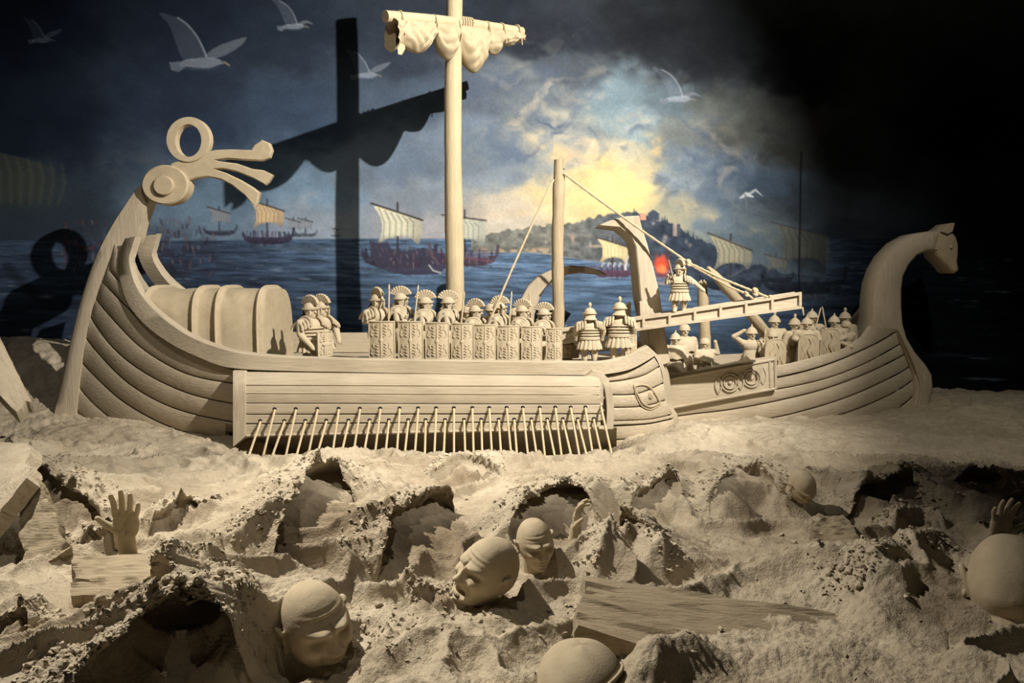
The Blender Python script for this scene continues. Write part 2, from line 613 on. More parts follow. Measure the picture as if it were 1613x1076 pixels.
lit = np.clip((cl_t(cwx, cwy) - cl_t(cwx + 13 * sdx / sl, cwy + 13 * sdy / sl)) * 2.6, -1, 1)
dens = sstep(-.25, .35, t1)
lay(reg * dens, (122, 130, 142), .30)
lay(reg * np.clip(-lit, 0, 1) * dens, (84, 94, 112), .75)
warm = sstep(330, 90, sl)
lay(reg * np.clip(lit, 0, 1) * dens * warm, (252, 212, 158), .85)
lay(reg * np.clip(lit, 0, 1) * dens * (1 - warm), (176, 170, 156), .6)
lay(gauss(1120, 300, 90, 50) * sstep(-.4, .4, t1), (84, 98, 116), .4)

# far hills and the wooded headland
tree = fbm(MXX / 9, MYY / 7, 4, 51)
hz = 372.0
lay(pmask([(1130, 372), (1160, 350), (1200, 372), (1260, 420), (1320, 440), (1320, 480), (1100, 480)]), (78, 98, 116), .3)
hill = [(742, 378), (775, 366), (810, 360), (850, 356), (900, 352), (930, 344), (955, 338), (985, 334), (1010, 336), (1030, 345), (1060, 352), (1090, 372), (1120, 385),
        (1150, 402), (1190, 415), (1240, 430), (1300, 440), (1300, 470), (742, 470)]
hx = np.array([h[0] for h in hill[:17]]); hy = np.array([h[1] for h in hill[:17]])
hedge = np.interp(MXX, hx, hy, left=900, right=900) + 4.5 * fbm(MXX / 8, MXX * 0 + 1, 3, 61)
hm = sstep(-1.2, 1.2, MYY - hedge) * (MXX > 742) * (MXX < 1300)
shore = 398 + 18 * sstep(820, 990, MXX) + 60 * sstep(1000, 1200, MXX)
hm = hm * sstep(2, -2, MYY - shore)
f = sstep(840, 1080, MXX)
hc = (1 - f)[..., None] * rgb(124, 122, 112) + f[..., None] * rgb(58, 66, 78)
hc = hc * (1 + .32 * tree + .12 * fbm(MXX / 30, MYY / 20, 3, 71))[..., None]
CANV = CANV * (1 - hm[..., None]) + hc * hm[..., None]
lay(gauss(860, 372, 120, 7, .05) * hm * sstep(0, .5, tree), (158, 150, 130), .5)
# pale cliffs along the shore
cl = fbm(MXX / 10, MYY / 6, 3, 81)
lay(sstep(388, 394, MYY) * sstep(shore + 1, shore - 2, MYY) * sstep(735, 760, MXX) * sstep(890, 850, MXX) * sstep(-.3, .2, cl), (204, 172, 136), .75)
lay(gauss(940, 388, 14, 2), (210, 180, 150), .8)
lay(gauss(902, 376, 3, 7), (200, 160, 140), .8)
# temple, tower, cypresses, white houses
lay(pmask([(1020, 345), (1020, 336), (1029, 330), (1038, 336), (1038, 347)]), (72, 78, 92))
lay(pmask([(1008, 346), (1008, 336), (1018, 336), (1018, 347)]), (216, 156, 128))
lay(pmask([(1066, 372), (1066, 353), (1072, 353), (1072, 374)]), (84, 84, 94))
lay(pmask([(1060, 372), (1060, 354), (1066, 354), (1066, 372)]), (186, 160, 146), .8)
for x, y, h in [(999, 336, 7), (1003, 338, 6), (1043, 350, 8), (1047, 350, 9), (1051, 353, 8), (1084, 372, 9), (1092, 376, 10), (1106, 386, 9), (1111, 388, 8), (1098, 380, 8)]:
    stroke([(x, y), (x, y - h)], [1.8, .4], (58, 66, 78))
for x, y, sx, sy in [(1029, 352, 2.5, 3), (1048, 374, 4, 4), (1081, 380, 2, 4), (1087, 386, 3, 3), (1046, 381, 3, 3), (930, 385, 2, 5), (860, 382, 3, 3)]:
    lay(gauss(x, y, sx, sy), (188, 172, 160), .7)
for x, y, r in [(1078, 372, 9), (1094, 382, 10), (1110, 398, 12), (1062, 388, 9), (1036, 366, 10), (1128, 408, 12)]:
    lay(gauss(x, y, r, r * .8) * sstep(-.4, .3, tree), (44, 54, 66), .8)

# the sea
sea_top = 376 + 3 * sstep(560, 300, MXX)
sm = sstep(-1.5, 1.5, MYY - np.where((MXX > 742) & (MXX < 1300), shore, sea_top))
fx = sstep(350, 760, MXX) * sstep(1500, 1050, MXX)
seac = (1 - fx)[..., None] * rgb(50, 61, 76) + fx[..., None] * rgb(80, 97, 116)
dep = sstep(380, 560, MYY)
seac = seac * (1.22 - .45 * dep)[..., None]
per = 1 / (6 + (MYY - 360).clip(0, 400) * 0.09)
wv = fbm(MXX * per / 4.2, MYY * per * 1.6, 4, 91) + .6 * fbm(MXX * per / 1.6, MYY * per * 3.2, 3, 97)
seac = seac * (1 + .42 * wv)[..., None]
seac = seac * (1 - .6 * sstep(1230, 1420, MXX))[..., None]  # sea painted darker to the right, standing in for lamp falloff
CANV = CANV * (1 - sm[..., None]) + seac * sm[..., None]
foam = sstep(.42, .8, fbm(MXX * per / 3.0, MYY * per * 2.6, 4, 101)) * sm * sstep(385, 420, MYY)
lay(foam, (150, 160, 170), .5)
lay(gauss(500, 392, 90, 5) * sm, (138, 150, 160), .25)


def mural_ship(x, y, s, sail=(214, 204, 176), sail_d=(110, 108, 102), hullc=(64, 58, 70), lean=0, flip=1, crew=True, bright=1.0, alpha=1.0, seed=0):
    """x, y: foot of the mast at the hull; s: sail height in pixels"""
    q = lambda a, b: (x + flip * a * s, y + b * s)
    # hull
    hp = [q(-.95, -.18), q(-.98, -.02), q(-.85, .2), q(-.5, .34), (x, y + .36 * s), q(.6, .34), q(.95, .22), q(1.1, -.05), q(1.12, -.32), q(1.02, -.3), q(.98, 0), q(.6, .06), q(-.6, .06), q(-.82, 0)]
    m = pmask(hp)
    rnd = fbm(MXX / 4, MYY / 4, 3, 111 + seed)
    lay(m, np.array(hullc) * 1.0, alpha)
    lay(m * sstep(.1, .6, rnd), np.array(hullc) * 1.5, .5 * alpha)
    lay(m * sstep(y + .1 * s, y + .3 * s, MYY), np.array(hullc) * .7, .5 * alpha)
    if crew:
        rs = random.Random(seed)
        for k in range(14):
            cx = -.8 + 1.65 * k / 13 + rs.uniform(-.03, .03)
            stroke([q(cx, .06), q(cx + rs.uniform(-.04, .04), -.1 - rs.random() * .08)], .035 * s, np.array(hullc) * rs.uniform(.7, 1.7), .8 * alpha)
    stroke([q(.02, .05), q(.02, -1.42)], .02 * s + .35, (58, 52, 52), alpha)
    # sail, bellied
    top = [q(-.62, -1.3 - lean), q(-.2, -1.22 - lean * .5), q(.25, -1.12), q(.62, -1.02 + lean)]
    right = [q(.68, -.8 + lean), q(.66, -.5), q(.56, -.3)]
    bot = [q(.4, -.46), q(.1, -.52), q(-.25, -.46), q(-.52, -.28)]
    left = [q(-.42, -.55), q(-.4, -.85), q(-.48, -1.1)]
    m = pmask(smooth_poly(top + right + bot + left, 3, True))
    lay(m, sail, alpha)
    u = (MXX - x) / s * flip
    lay(m * sstep(-.2, -.9, -(MYY - y) / s - .1 + 0 * u), sail_d, 0)
    lay(m * sstep(-.62, -.3, (MYY - y) / s), sail_d, .75 * alpha)
    lay(m * sstep(.1, .7, u), sail_d, .35 * alpha)
    for k in range(6):
        c = -.36 + .16 * k
        stroke([q(c - .12, -1.26 + .05 * k), q(c + .02, -.9), q(c + .0, -.46)], .012 * s + .25, sail_d, .6 * alpha)
    stroke([q(-.7, -1.36 - lean), q(.7, -1.0 + lean)], .018 * s + .4, (70, 62, 58), alpha)
    lay(gauss(x, y + .38 * s, s * .9, s * .05) * sstep(-.2, .4, rnd), (168, 176, 182), .45 * alpha)


mural_ship(345, 362, 26, (150, 150, 152), (104, 110, 120), (66, 72, 84), .02, 1, False, seed=1)
mural_ship(481, 367, 17, (158, 158, 160), (112, 120, 130), (84, 92, 104), 0, 1, False, seed=3)
mural_ship(462, 367, 17, (158, 158, 160), (112, 120, 130), (84, 92, 104), 0, 1, False, seed=4)
mural_ship(528, 370, 8, (150, 150, 150), (112, 120, 130), (90, 98, 110), 0, 1, False, seed=4)
mural_ship(420, 371, 40, (226, 190, 140), (128, 118, 116), (62, 58, 74), .04, 1, True, seed=5)
# the two ships grappling in the middle
mural_ship(625, 402, 58, (230, 220, 186), (120, 116, 108), (58, 56, 68), .05, 1, True, seed=7)
mural_ship(731, 402, 50, (216, 210, 182), (118, 122, 120), (80, 66, 76), -.09, 1, True, seed=8, alpha=.9)
lay(pmask([(582, 378), (584, 404), (600, 424), (640, 434), (690, 432), (716, 412), (716, 400), (680, 398), (668, 390), (640, 396), (615, 392), (612, 382), (590, 382)]), (66, 62, 76), .9)
rs = random.Random(5)
for k in range(70):
    x = rs.uniform(600, 776); y = rs.uniform(392, 422)
    stroke([(x, y), (x + rs.uniform(-3, 3), y - rs.uniform(3, 7))], rs.uniform(.5, 1.1), rs.choice([(110, 92, 100), (50, 46, 58), (140, 118, 116), (90, 60, 70)]), .7)
stroke([(676, 384), (680, 402), (690, 415)], [2.2, 2.6, 2], (96, 80, 88))
stroke([(676, 418), (682, 426), (694, 430)], 1.2, (206, 202, 190), .8)
stroke([(700, 402), (775, 412)], 1.2, (140, 84, 88), .6)
# dragon ship before the shore
mural_ship(964, 424, 36, (236, 214, 158), (168, 140, 104), (92, 68, 84), .04, 1, True, seed=11)
stroke([(985, 424), (987, 408), (991, 403), (994, 406)], [2, 1.5, 1.3, 1], (208, 196, 180))
for k in range(5):
    stroke([(948 + 9 * k, 420), (951 + 9 * k, 414)], 1.2, (216, 200, 186), .8)
# burning ship
flm = fbm(MXX / 5, MYY / 8, 3, 121)
lay(sstep(.15, .75, gauss(1043, 418, 13, 17) + .25 * flm), (226, 84, 60), .95)
lay(sstep(.3, .9, gauss(1043, 424, 9, 9) + .25 * flm), (255, 140, 84), .9)
lay(gauss(1042, 434, 15, 3), (96, 50, 60), .8)
lay(gauss(1044, 444, 12, 6) * sstep(-.2, .4, wv), (190, 130, 120), .6)
# ships lost in the dark on the right
mural_ship(1150, 440, 50, (176, 164, 132), (80, 84, 88), (40, 46, 56), .1, 1, False, alpha=.9, seed=13)
mural_ship(1262, 440, 66, (112, 108, 88), (46, 48, 52), (24, 26, 32), .0, 1, False, alpha=.5, seed=14)
mural_ship(1222, 436, 26, (128, 124, 110), (64, 66, 70), (36, 40, 48), 0, 1, False, alpha=.7, seed=15)
stroke([(1258, 470), (1262, 240)], 1.4, (24, 26, 32), .8)
stroke([(1150, 436), (1202, 408)], 1.4, (96, 100, 106), .6)
for k in range(9):
    x = rs.uniform(1110, 1330); y = rs.uniform(440, 470)
    lay(gauss(x, y, 3, 8), (96, 96, 94), .3)
# great galley on the left, seen past the stern post
lay(pmask([(-80, 240), (0, 240), (40, 250), (80, 262), (128, 290), (136, 330), (60, 345), (0, 340), (-80, 330)]) * sstep(130, 40, MXX) * sstep(345, 300, MYY), (72, 74, 66), .75)
for k in range(7):
    stroke([(-10 + 18 * k, 243 + 3 * k), (0 + 17 * k, 270 + 3 * k), (2 + 15 * k, 320)], 2.2, (120, 116, 92), .25, 3)
lay(gauss(215, 262, 60, 24) * sstep(-.3, .3, bill), (92, 96, 104), .6)
lay(gauss(220, 405, 130, 46) * sstep(-.5, .3, fbm(MXX / 14, MYY / 10, 3, 77)), (54, 50, 62), .8)
for k in range(150):
    x = rs.uniform(96, 345); y = rs.uniform(350, 440)
    stroke([(x, y), (x + rs.uniform(-3, 3), y - rs.uniform(4, 11))], rs.uniform(.7, 1.8), rs.choice([(118, 92, 88), (46, 42, 54), (140, 122, 116), (86, 54, 60), (60, 56, 70)]), .55)
stroke([(104, 350), (102, 420)], 1.6, (100, 62, 66), .5)
stroke([(106, 382), (140, 392), (165, 380)], 2.2, (104, 66, 66), .5)
stroke([(10, 420), (60, 470), (140, 480), (260, 470)], 7, (30, 34, 44), .6, 5)
for (x, y, w) in [(75, 468, 14), (40, 520, 10), (120, 530, 10), (290, 440, 12), (438, 425, 8), (560, 470, 14)]:
    lay(gauss(x, y, w, 2.4) * sstep(-.2, .3, wv), (150, 160, 168), .6)
for (x, y, w) in [(1350, 590, 40), (1500, 560, 40), (1560, 620, 30)]:
    lay(gauss(x, y, w, 3) * sstep(-.2, .3, wv), (70, 80, 92), .5)


def gull(x, y, s, pose=0, flip=1, a=1.0):
    q = lambda u, v: (x + flip * u * s, y + v * s)
    wh = (206, 208, 212); sh = (128, 134, 144); dk = (70, 74, 84)
    if pose == 0:        # far wing raised high, near wing forward, seen from the side
        w1 = [q(-.29, .04), q(.17, -.05), q(0, -.42), q(-.22, -.7), q(-.42, -.84), q(-.82, -.95), q(-.62, -.72), q(-.49, -.42)]
        lead = [q(.17, -.05), q(0, -.42), q(-.22, -.7), q(-.42, -.84)]
        w2 = [q(.13, -.05), q(.42, -.26), q(.7, -.36), q(1.0, -.44), q(.88, -.26), q(.55, -.06), q(.3, 0)]
    else:                # both wings up
        w1 = [q(-.22, .04), q(.2, -.03), q(.06, -.4), q(-.18, -.72), q(-.5, -.92), q(-.86, -1.02), q(-.6, -.74), q(-.4, -.36)]
        lead = [q(.2, -.03), q(.06, -.4), q(-.18, -.72), q(-.5, -.92)]
        w2 = [q(.15, .02), q(.4, -.12), q(.62, -.14), q(.85, .02), q(.6, -.04), q(.36, .04)]
    lay(pmask(smooth_poly(w1, 3, True)), sh, .34 * a)
    lay(pmask(smooth_poly(w2, 3, True)), (150, 152, 158), .55 * a)
    stroke(smooth_poly(lead, 3), .020 * s, wh, .5 * a)
    body = [q(-.38, .16), q(-.3, .04), q(-.02, .0), q(.3, -.02), q(.5, .05), q(.56, .1), q(.45, .13), q(.2, .2), q(-.05, .18)]
    lay(pmask(smooth_poly(body, 3, True)), wh, .5 * a)
    lay(gauss(*q(.05, .18), .28 * s, .05 * s), sh, .6 * a)
    tail = [q(-.3, .06), q(-.6, .08), q(-.56, .24), q(-.4, .28), q(-.26, .18)]
    lay(pmask(tail), sh, .75 * a)
    stroke([q(.55, .08), q(.64, .14)], .02 * s, (150, 136, 110), .9 * a)
    lay(gauss(*q(.5, .06), .02 * s + .4, .02 * s + .4), dk, .9 * a)


gull(312, 92, 76, 0)
gull(460, 38, 40, 1)
gull(575, 115, 40, 0, a=.9)
gull(1066, 152, 46, 1)
gull(64, 60, 34, 0, a=.5)
w = (214, 214, 210)
stroke([(1166, 312), (1176, 306), (1186, 310)], [1, 3.4, 1.2], w)
stroke([(1180, 306), (1190, 299), (1200, 308)], [1.6, 1.6, .6], w, .9)
stroke([(1174, 308), (1176, 322), (1177, 332)], [1.8, 1.2, .6], (120, 120, 122), .8)

CANV = CANV * np.array([0.96, 1.0, 1.06])
# canvas weave of brush marks, then to linear colour
CANV *= (1 + .05 * fbm(MXX / 3.2, MYY / 2.6, 2, 131))[..., None]
lin = np.clip(CANV / 255.0, 0.002, 1.0)
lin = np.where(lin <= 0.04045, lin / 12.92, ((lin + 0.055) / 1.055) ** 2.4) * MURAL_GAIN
X_, Y_, Z_ = npP(MXX, MYY, WALL)
me = bpy.data.meshes.new('mural')
ny, nx = MXX.shape
co = np.stack([X_, np.full(X_.shape, WALL), Z_], -1).reshape(-1, 3)
idx = np.arange(ny * nx).reshape(ny, nx)
quads = np.stack([idx[:-1, :-1], idx[1:, :-1], idx[1:, 1:], idx[:-1, 1:]], -1).reshape(-1, 4)
me.vertices.add(len(co)); me.vertices.foreach_set('co', co.ravel())
me.loops.add(quads.size); me.loops.foreach_set('vertex_index', quads.ravel().astype(np.int32))
me.polygons.add(len(quads)); me.polygons.foreach_set('loop_start', (np.arange(len(quads)) * 4).astype(np.int32))
me.update(calc_edges=True)
at = me.color_attributes.new('paint', 'FLOAT_COLOR', 'POINT')
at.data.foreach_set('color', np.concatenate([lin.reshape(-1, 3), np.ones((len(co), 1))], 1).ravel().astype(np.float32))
mm, nt, bs = new_mat('mural_paint')
va = N(nt, 'ShaderNodeVertexColor'); va.layer_name = 'paint'
tc = N(nt, 'ShaderNodeTexCoord')
nz = N(nt, 'ShaderNodeTexNoise', Scale=55.0, Detail=3.0)
nt.links.new(tc.outputs['Object'], nz.inputs['Vector'])
hsv = N(nt, 'ShaderNodeHueSaturation')
mr = N(nt, 'ShaderNodeMapRange'); mr.inputs['To Min'].default_value = 0.86; mr.inputs['To Max'].default_value = 1.14
nt.links.new(nz.outputs['Fac'], mr.inputs['Value']); nt.links.new(mr.outputs[0], hsv.inputs['Value'])
nt.links.new(va.outputs['Color'], hsv.inputs['Color']); nt.links.new(hsv.outputs[0], bs.inputs['Base Color'])
bs.inputs['Roughness'].default_value = 0.9
bs.inputs['Specular IOR Level'].default_value = 0.05
mural = link('mural', me, mm)
tag(mural, 'large painted seascape mural of galleys, gulls and sunset headland behind the sand ships', 'mural')

wb = MB().box((0, WALL + 0.1, 2.0), (18, 0.16, 5.6)).build('wall_back', 'black')
tag(wb, None, None, kind='structure')

# ================================================================== SETTING: carved sand sea
NC, NR = 820, 680
tu = np.linspace(-0.98, 0.98, NC)
tv = np.exp(np.linspace(math.log(1.25), math.log(6.19), NR))
TU, TV = np.meshgrid(tu, tv)
# columns follow the view's spread so near sand gets the finer mesh
TX = TU * (TV + 0.25)
TY = TV.copy()
TZ = np.zeros(TX.shape)


def bump(x, y, r, h, ry=None):
    ry = ry or r
    return h * np.exp(-((TX - x) / r) ** 2 - ((TY - y) / ry) ** 2)


base = 0.02 + 0.0 * TX
base += 0.03 * sstep(3.2, 2.0, TY)
base += 0.40 * sstep(5.0, 6.1, TY) * sstep(-2.0, -3.3, TX)          # bank behind the stern
base += 0.10 * sstep(4.4, 5.4, TY) * sstep(-1.6, -2.6, TX)
base += 0.06 * sstep(2.6, 3.4, TX) * sstep(4.2, 5.2, TY)
base += -0.16 * sstep(4.26, 4.36, TY) * sstep(-1.75, -1.4, TX) * sstep(0.75, 0.5, TX)   # dip under the oar box
base += -0.045 * sstep(3.85, 4.15, TY) * sstep(-1.85, -1.5, TX) * sstep(0.85, 0.6, TX)
for (px, py, Y, r, h, ry) in [(1092, 668, 4.45, .22, .13, .2), (1020, 690, 4.3, .2, .05, .15), (560, 700, 4.0, .5, .02, .3), (150, 670, 4.6, .4, .06, .3), (1500, 640, 5.2, .5, .05, .4),
                              (1300, 690, 4.6, .7, .03, .3), (930, 690, 4.15, .15, .04, .12), (1085, 1035, 1.80, .09, .10, .06), (1040, 1050, 1.74, .06, .08, .05)]:
    q = P(px, py, Y)
    base += bump(q.x, q.y, r, h, ry)
wx_ = .35 * fbm(TX * 2.1, TY * 2.1, 3, 205); wy_ = .35 * fbm(TX * 2.1 + 9, TY * 2.1, 3, 206)
rid = (1 - np.abs(fbm((TX + wx_) * 2.6, (TY + wy_) * 3.4, 2, 207)) * 2.2).clip(0, 1) ** 2.5
base += .045 * rid * sstep(4.6, 3.8, TY) + .02 * rid
base += 0.030 * fbm(TX * 2.2, TY * 2.2, 4, 201) + 0.012 * fbm(TX * 9, TY * 9, 3, 211)

# crests, left to right in the picture; the scooped face is on the right-hand side of the line
#        crest line in pixels                                                    zc    width over  under  back
WAVES = [
    ([(396, 862), (412, 830), (440, 792), (475, 748), (510, 726), (548, 724), (580, 738)], .27, .50, .05, .13, .34),
    ([(572, 862), (590, 826), (622, 796), (662, 776), (705, 762), (735, 762)], .23, .46, .05, .08, .30),
    ([(788, 812), (812, 790), (848, 768), (884, 750), (925, 756), (968, 772)], .21, .38, .06, .12, .30),
    ([(968, 796), (995, 800), (1022, 818), (1046, 838)], .17, .15, .05, .07, .12),
    ([(980, 772), (1015, 755), (1055, 748), (1100, 764)], .20, .48, .03, .05, .30),
    ([(1106, 776), (1138, 744), (1172, 732), (1215, 738), (1252, 768)], .20, .42, .03, .03, .30),
    ([(1322, 778), (1365, 752), (1415, 744), (1455, 756), (1482, 782)], .18, .28, .05, .09, .26),
    ([(1478, 758), (1512, 744), (1560, 748), (1620, 772), (1680, 790)], .17, .20, .04, .05, .3),
    ([(1320, 940), (1370, 905), (1430, 884), (1500, 878), (1560, 905), (1620, 950), (1680, 1000)], .13, .50, .0, .0, .30),
    ([(46, 722), (80, 738), (120, 768), (160, 792), (188, 800)], .15, .14, .03, .04, .30),
    ([(222, 806), (262, 796), (310, 790), (360, 792)], .15, .13, .03, .05, .22),
    ([(236, 874), (262, 898), (300, 930), (345, 950), (402, 962)], .24, .19, .04, .09, .40),
    ([(60, 1100), (130, 1040), (205, 992), (280, 950), (318, 948)], .23, .14, .04, .07, .36),
    ([(-60, 1010), (-10, 990), (30, 984), (62, 1000)], .16, .08, .02, .03, .25),
    ([(-40, 700), (20, 700), (60, 705)], .12, .15, .0, .02, .3),
    ([(1240, 752), (1280, 748), (1318, 770)], .13, .2, .0, .02, .2),
    ([(660, 740), (740, 728), (800, 735)], .13, .18, .01, .02, .25),
    ([(640, 960), (690, 945), (715, 960)], .06, .10, .0, .01, .10),
    ([(930, 880), (975, 842), (1010, 838), (1060, 870)], .16, .40, .0, .0, .16),
    ([(110, 842), (150, 830), (180, 850)], .13, .08, .02, .02, .12),
    ([(430, 900), (480, 890), (540, 905)], .10, .12, .01, .01, .14),
    ([(1400, 828), (1440, 800), (1500, 812)], .13, .16, .0, .01, .14),
]
wz = np.zeros(TX.shape); offx = np.zeros(TX.shape); offy = np.zeros(TX.shape); best = np.full(TX.shape, -1.0)
crumb = np.zeros(TX.shape); streak = np.zeros(TX.shape); szone = np.zeros(TX.shape)
jag = 0.030 * fbm(TX * 8, TY * 8, 3, 221) + 0.012 * fbm(TX * 32, TY * 32, 2, 223)
CREST = []
for wi, (px, zc, w, o, u, b) in enumerate(WAVES):
    g = [G(x, y, zc) for x, y in px]
    pl = smooth_poly([(q.x, q.y) for q in g], 4)
    A = np.array(pl)
    CREST.append((A, zc))
    seg = np.r_[0, np.cumsum(np.linalg.norm(np.diff(A, axis=0), axis=1))]
    L = seg[-1]
    R = max(w, 2.2 * b) + .1
    sel = (TX > A[:, 0].min() - R) & (TX < A[:, 0].max() + R) & (TY > A[:, 1].min() - R) & (TY < A[:, 1].max() + R)
    X = TX[sel]; Y = TY[sel]
    bd = np.full(X.shape, 1e9); bs_ = np.zeros(X.shape); sg = np.zeros(X.shape); nx_ = np.zeros(X.shape); ny_ = np.zeros(X.shape)
    for k in range(len(A) - 1):
        ax, ay = A[k]; ex, ey = A[k + 1] - A[k]
        l = math.hypot(ex, ey)
        if l < 1e-6: continue
        ex /= l; ey /= l
        t = np.clip((X - ax) * ex + (Y - ay) * ey, 0, l)
        dx = X - ax - t * ex; dy = Y - ay - t * ey
        d = np.hypot(dx, dy)
        m = d < bd
        bd[m] = d[m]; bs_[m] = seg[k] + t[m]
        side = dx * ey - dy * ex            # + on the right-hand side
        sg[m] = np.sign(side[m]); nx_[m] = ey; ny_[m] = -ex
    d = bd * np.where(sg == 0, 1, sg) + jag[sel]
    lateral = np.sqrt(np.maximum(bd ** 2 - ((X - X) ** 2), 0))
    tt = bs_ / max(L, 1e-6)
    amp = sstep(0, .16, tt) * sstep(1, .84, tt)
    amp = .12 + .88 * amp
    # fade sideways past the ends
    endd = np.where((tt <= 0.001) | (tt >= .999), bd, 0)
    amp = amp * np.exp(-(endd / .10) ** 2)
    h = zc * amp - .02
    q = np.clip(d / w, 0, 1)
    fr = np.where(q < .12, 1 - .36 * sstep(0, .12, q), .64 * (1 - (q - .12) / .88) ** 2.1)
    bk = np.exp(-np.abs(np.minimum(d, 0)) / b * 1.1)
    z = h * np.where(d > 0, fr, bk)
    of = np.where(d <= 0, o * np.exp(-(d / .07) ** 2), np.where(q < .12, o - (o + u) * sstep(0, .12, q), -u * (1 - (q - .12) / .88) ** 2)) * amp
    cur = best[sel]
    m = z > cur
    idx_ = np.where(sel.ravel())[0][m]
    best.ravel()[idx_] = z[m]
    offx.ravel()[idx_] = (of * nx_)[m]; offy.ravel()[idx_] = (of * ny_)[m]
    cr = np.exp(-(np.minimum(d, 0) / (.30 * b + .05)) ** 2) * np.where(d > 0, np.exp(-(d / .02) ** 2), 1) * amp
    crumb.ravel()[idx_] = cr[m]
    stv = np.where(d > 0, sstep(.15, .40, q) * sstep(1.0, .7, q), .35 * sstep(.1, .3, -d / b) * sstep(3, 1.2, -d / b)) * amp
    sb = bs_ + .10 * d * math.sin(2.3 * wi)
    stn = (1 - 2.2 * np.abs(vnoise(sb * 15 + 3 * wi, np.abs(d) * 2.2, seed=231))) * .55 + .5 * (1 - 2 * np.abs(vnoise(sb * 34, np.abs(d) * 3, seed=233))) + .25 * vnoise(sb * 85, np.abs(d) * 5, seed=235)
    ms = stv > szone[sel]
    ids = np.where(sel.ravel())[0][ms]
    streak.ravel()[ids] = (stv * stn)[ms]; szone.ravel()[ids] = stv[ms]
TZ = base + np.maximum(best, 0)
TXX = TX + offx; TYY = TY + offy
ch = np.clip(1.15 * crumb, 0, 1)
TZ += ch * (.016 * fbm(TX * 22, TY * 22, 3, 241) + .013 * np.abs(vnoise(TX * 48, TY * 48, seed=243)) + .010 * np.abs(vnoise(TX * 95, TY * 95, seed=245)) - .008)
TZ += .024 * streak
rough = .5 + .5 * fbm(TX * 2.6, TY * 2.6, 2, 251)
open_ = 1 - .85 * np.clip(szone * 1.4, 0, 1)
TZ += (.011 * fbm(TX * 13, TY * 13, 3, 253) + .007 * np.abs(fbm(TX * 34, TY * 34, 3, 255)) + .0035 * vnoise(TX * 90, TY * 90, seed=257)) * (.25 + 1.0 * np.clip(rough, 0, 1)) * open_
# sweeping trowel marks on the open sand
swd = (TX * .8 + TY) * 26 + 4 * fbm(TX * 1.6, TY * 1.6, 2, 261)
sw = .6 * (1 - 2.2 * np.abs(vnoise(swd, (TX - TY * .6) * 2.0, seed=263))) + .5 * vnoise(swd * 2.3, (TX - TY * .6) * 3.4, seed=264)
TZ += .010 * sw * sstep(.2, .0, crumb) * (1 - np.clip(np.abs(streak), 0, 1))


def hollow(px, py, z, r, h):
    g = G(px, py, z)
    global TZ
    TZ = TZ + h * np.exp(-(((TX - g.x) ** 2 + (TY - g.y) ** 2) / r ** 2) ** 2)


for hpx in [(450, 1052, .04, .07, -.05), (800, 938, .05, .05, -.05), (875, 885, .05, .04, -.03)]:
    hollow(*hpx)

me = bpy.data.meshes.new('floor')
co = np.stack([TXX, np.minimum(TYY, 6.195), TZ], -1).reshape(-1, 3)
idx = np.arange(NR * NC).reshape(NR, NC)
quads = np.stack([idx[:-1, :-1], idx[:-1, 1:], idx[1:, 1:], idx[1:, :-1]], -1).reshape(-1, 4)
me.vertices.add(len(co)); me.vertices.foreach_set('co', co.ravel())
me.loops.add(quads.size); me.loops.foreach_set('vertex_index', quads.ravel().astype(np.int32))
me.polygons.add(len(quads)); me.polygons.foreach_set('loop_start', (np.arange(len(quads)) * 4).astype(np.int32))
me.polygons.foreach_set('use_smooth', np.ones(len(quads), bool))
me.update(calc_edges=True)
scoop_dark = np.clip(.80 * szone + .14 * (1 - np.clip(1.4 * crumb, 0, 1)) * sstep(4.2, 3.2, TY) + .45 * fbm(TX * 2.4, TY * 2.4, 3, 281) - .35 * crumb, 0, 1)  # darker in the scoops, lighter on the crests, with random patches
ma = me.attributes.new('scoop_tone', 'FLOAT', 'POINT')
ma.data.foreach_set('value', scoop_dark.ravel().astype(np.float32))
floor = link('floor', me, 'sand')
tag(floor, 'packed sand ground carved into rough breaking waves around the ships', None, kind='structure')


def ground(x, y):
    i = int(np.clip(np.searchsorted(tv, y), 0, NR - 1))
    j = int(np.clip(np.searchsorted(tu, x / (y + 0.25)), 0, NC - 1))
    return float(TZ[i, j])


# loose crumbs of sand fallen from the crests (nobody could count them)
rs = random.Random(77)
crm = MB()
ico = [(0, 0, 1), (.894, 0, .447), (.276, .851, .447), (-.724, .526, .447), (-.724, -.526, .447), (.276, -.851, .447),
       (.724, .526, -.447), (-.276, .851, -.447), (-.894, 0, -.447), (-.276, -.851, -.447), (.724, -.526, -.447), (0, 0, -1)]
icf = [(0, 1, 2), (0, 2, 3), (0, 3, 4), (0, 4, 5), (0, 5, 1), (1, 6, 2), (2, 7, 3), (3, 8, 4), (4, 9, 5), (5, 10, 1),
       (6, 7, 2), (7, 8, 3), (8, 9, 4), (9, 10, 5), (10, 6, 1), (11, 7, 6), (11, 8, 7), (11, 9, 8), (11, 10, 9), (11, 6, 10)]
cprob = crumb.ravel() * (TY.ravel() < 4.4) * (np.abs(TU.ravel()) < .8) / 1.0
cprob = np.where(cprob > .35, cprob, 0) + .006 * (np.abs(TU.ravel()) < .8) * (TY.ravel() < 3.6)
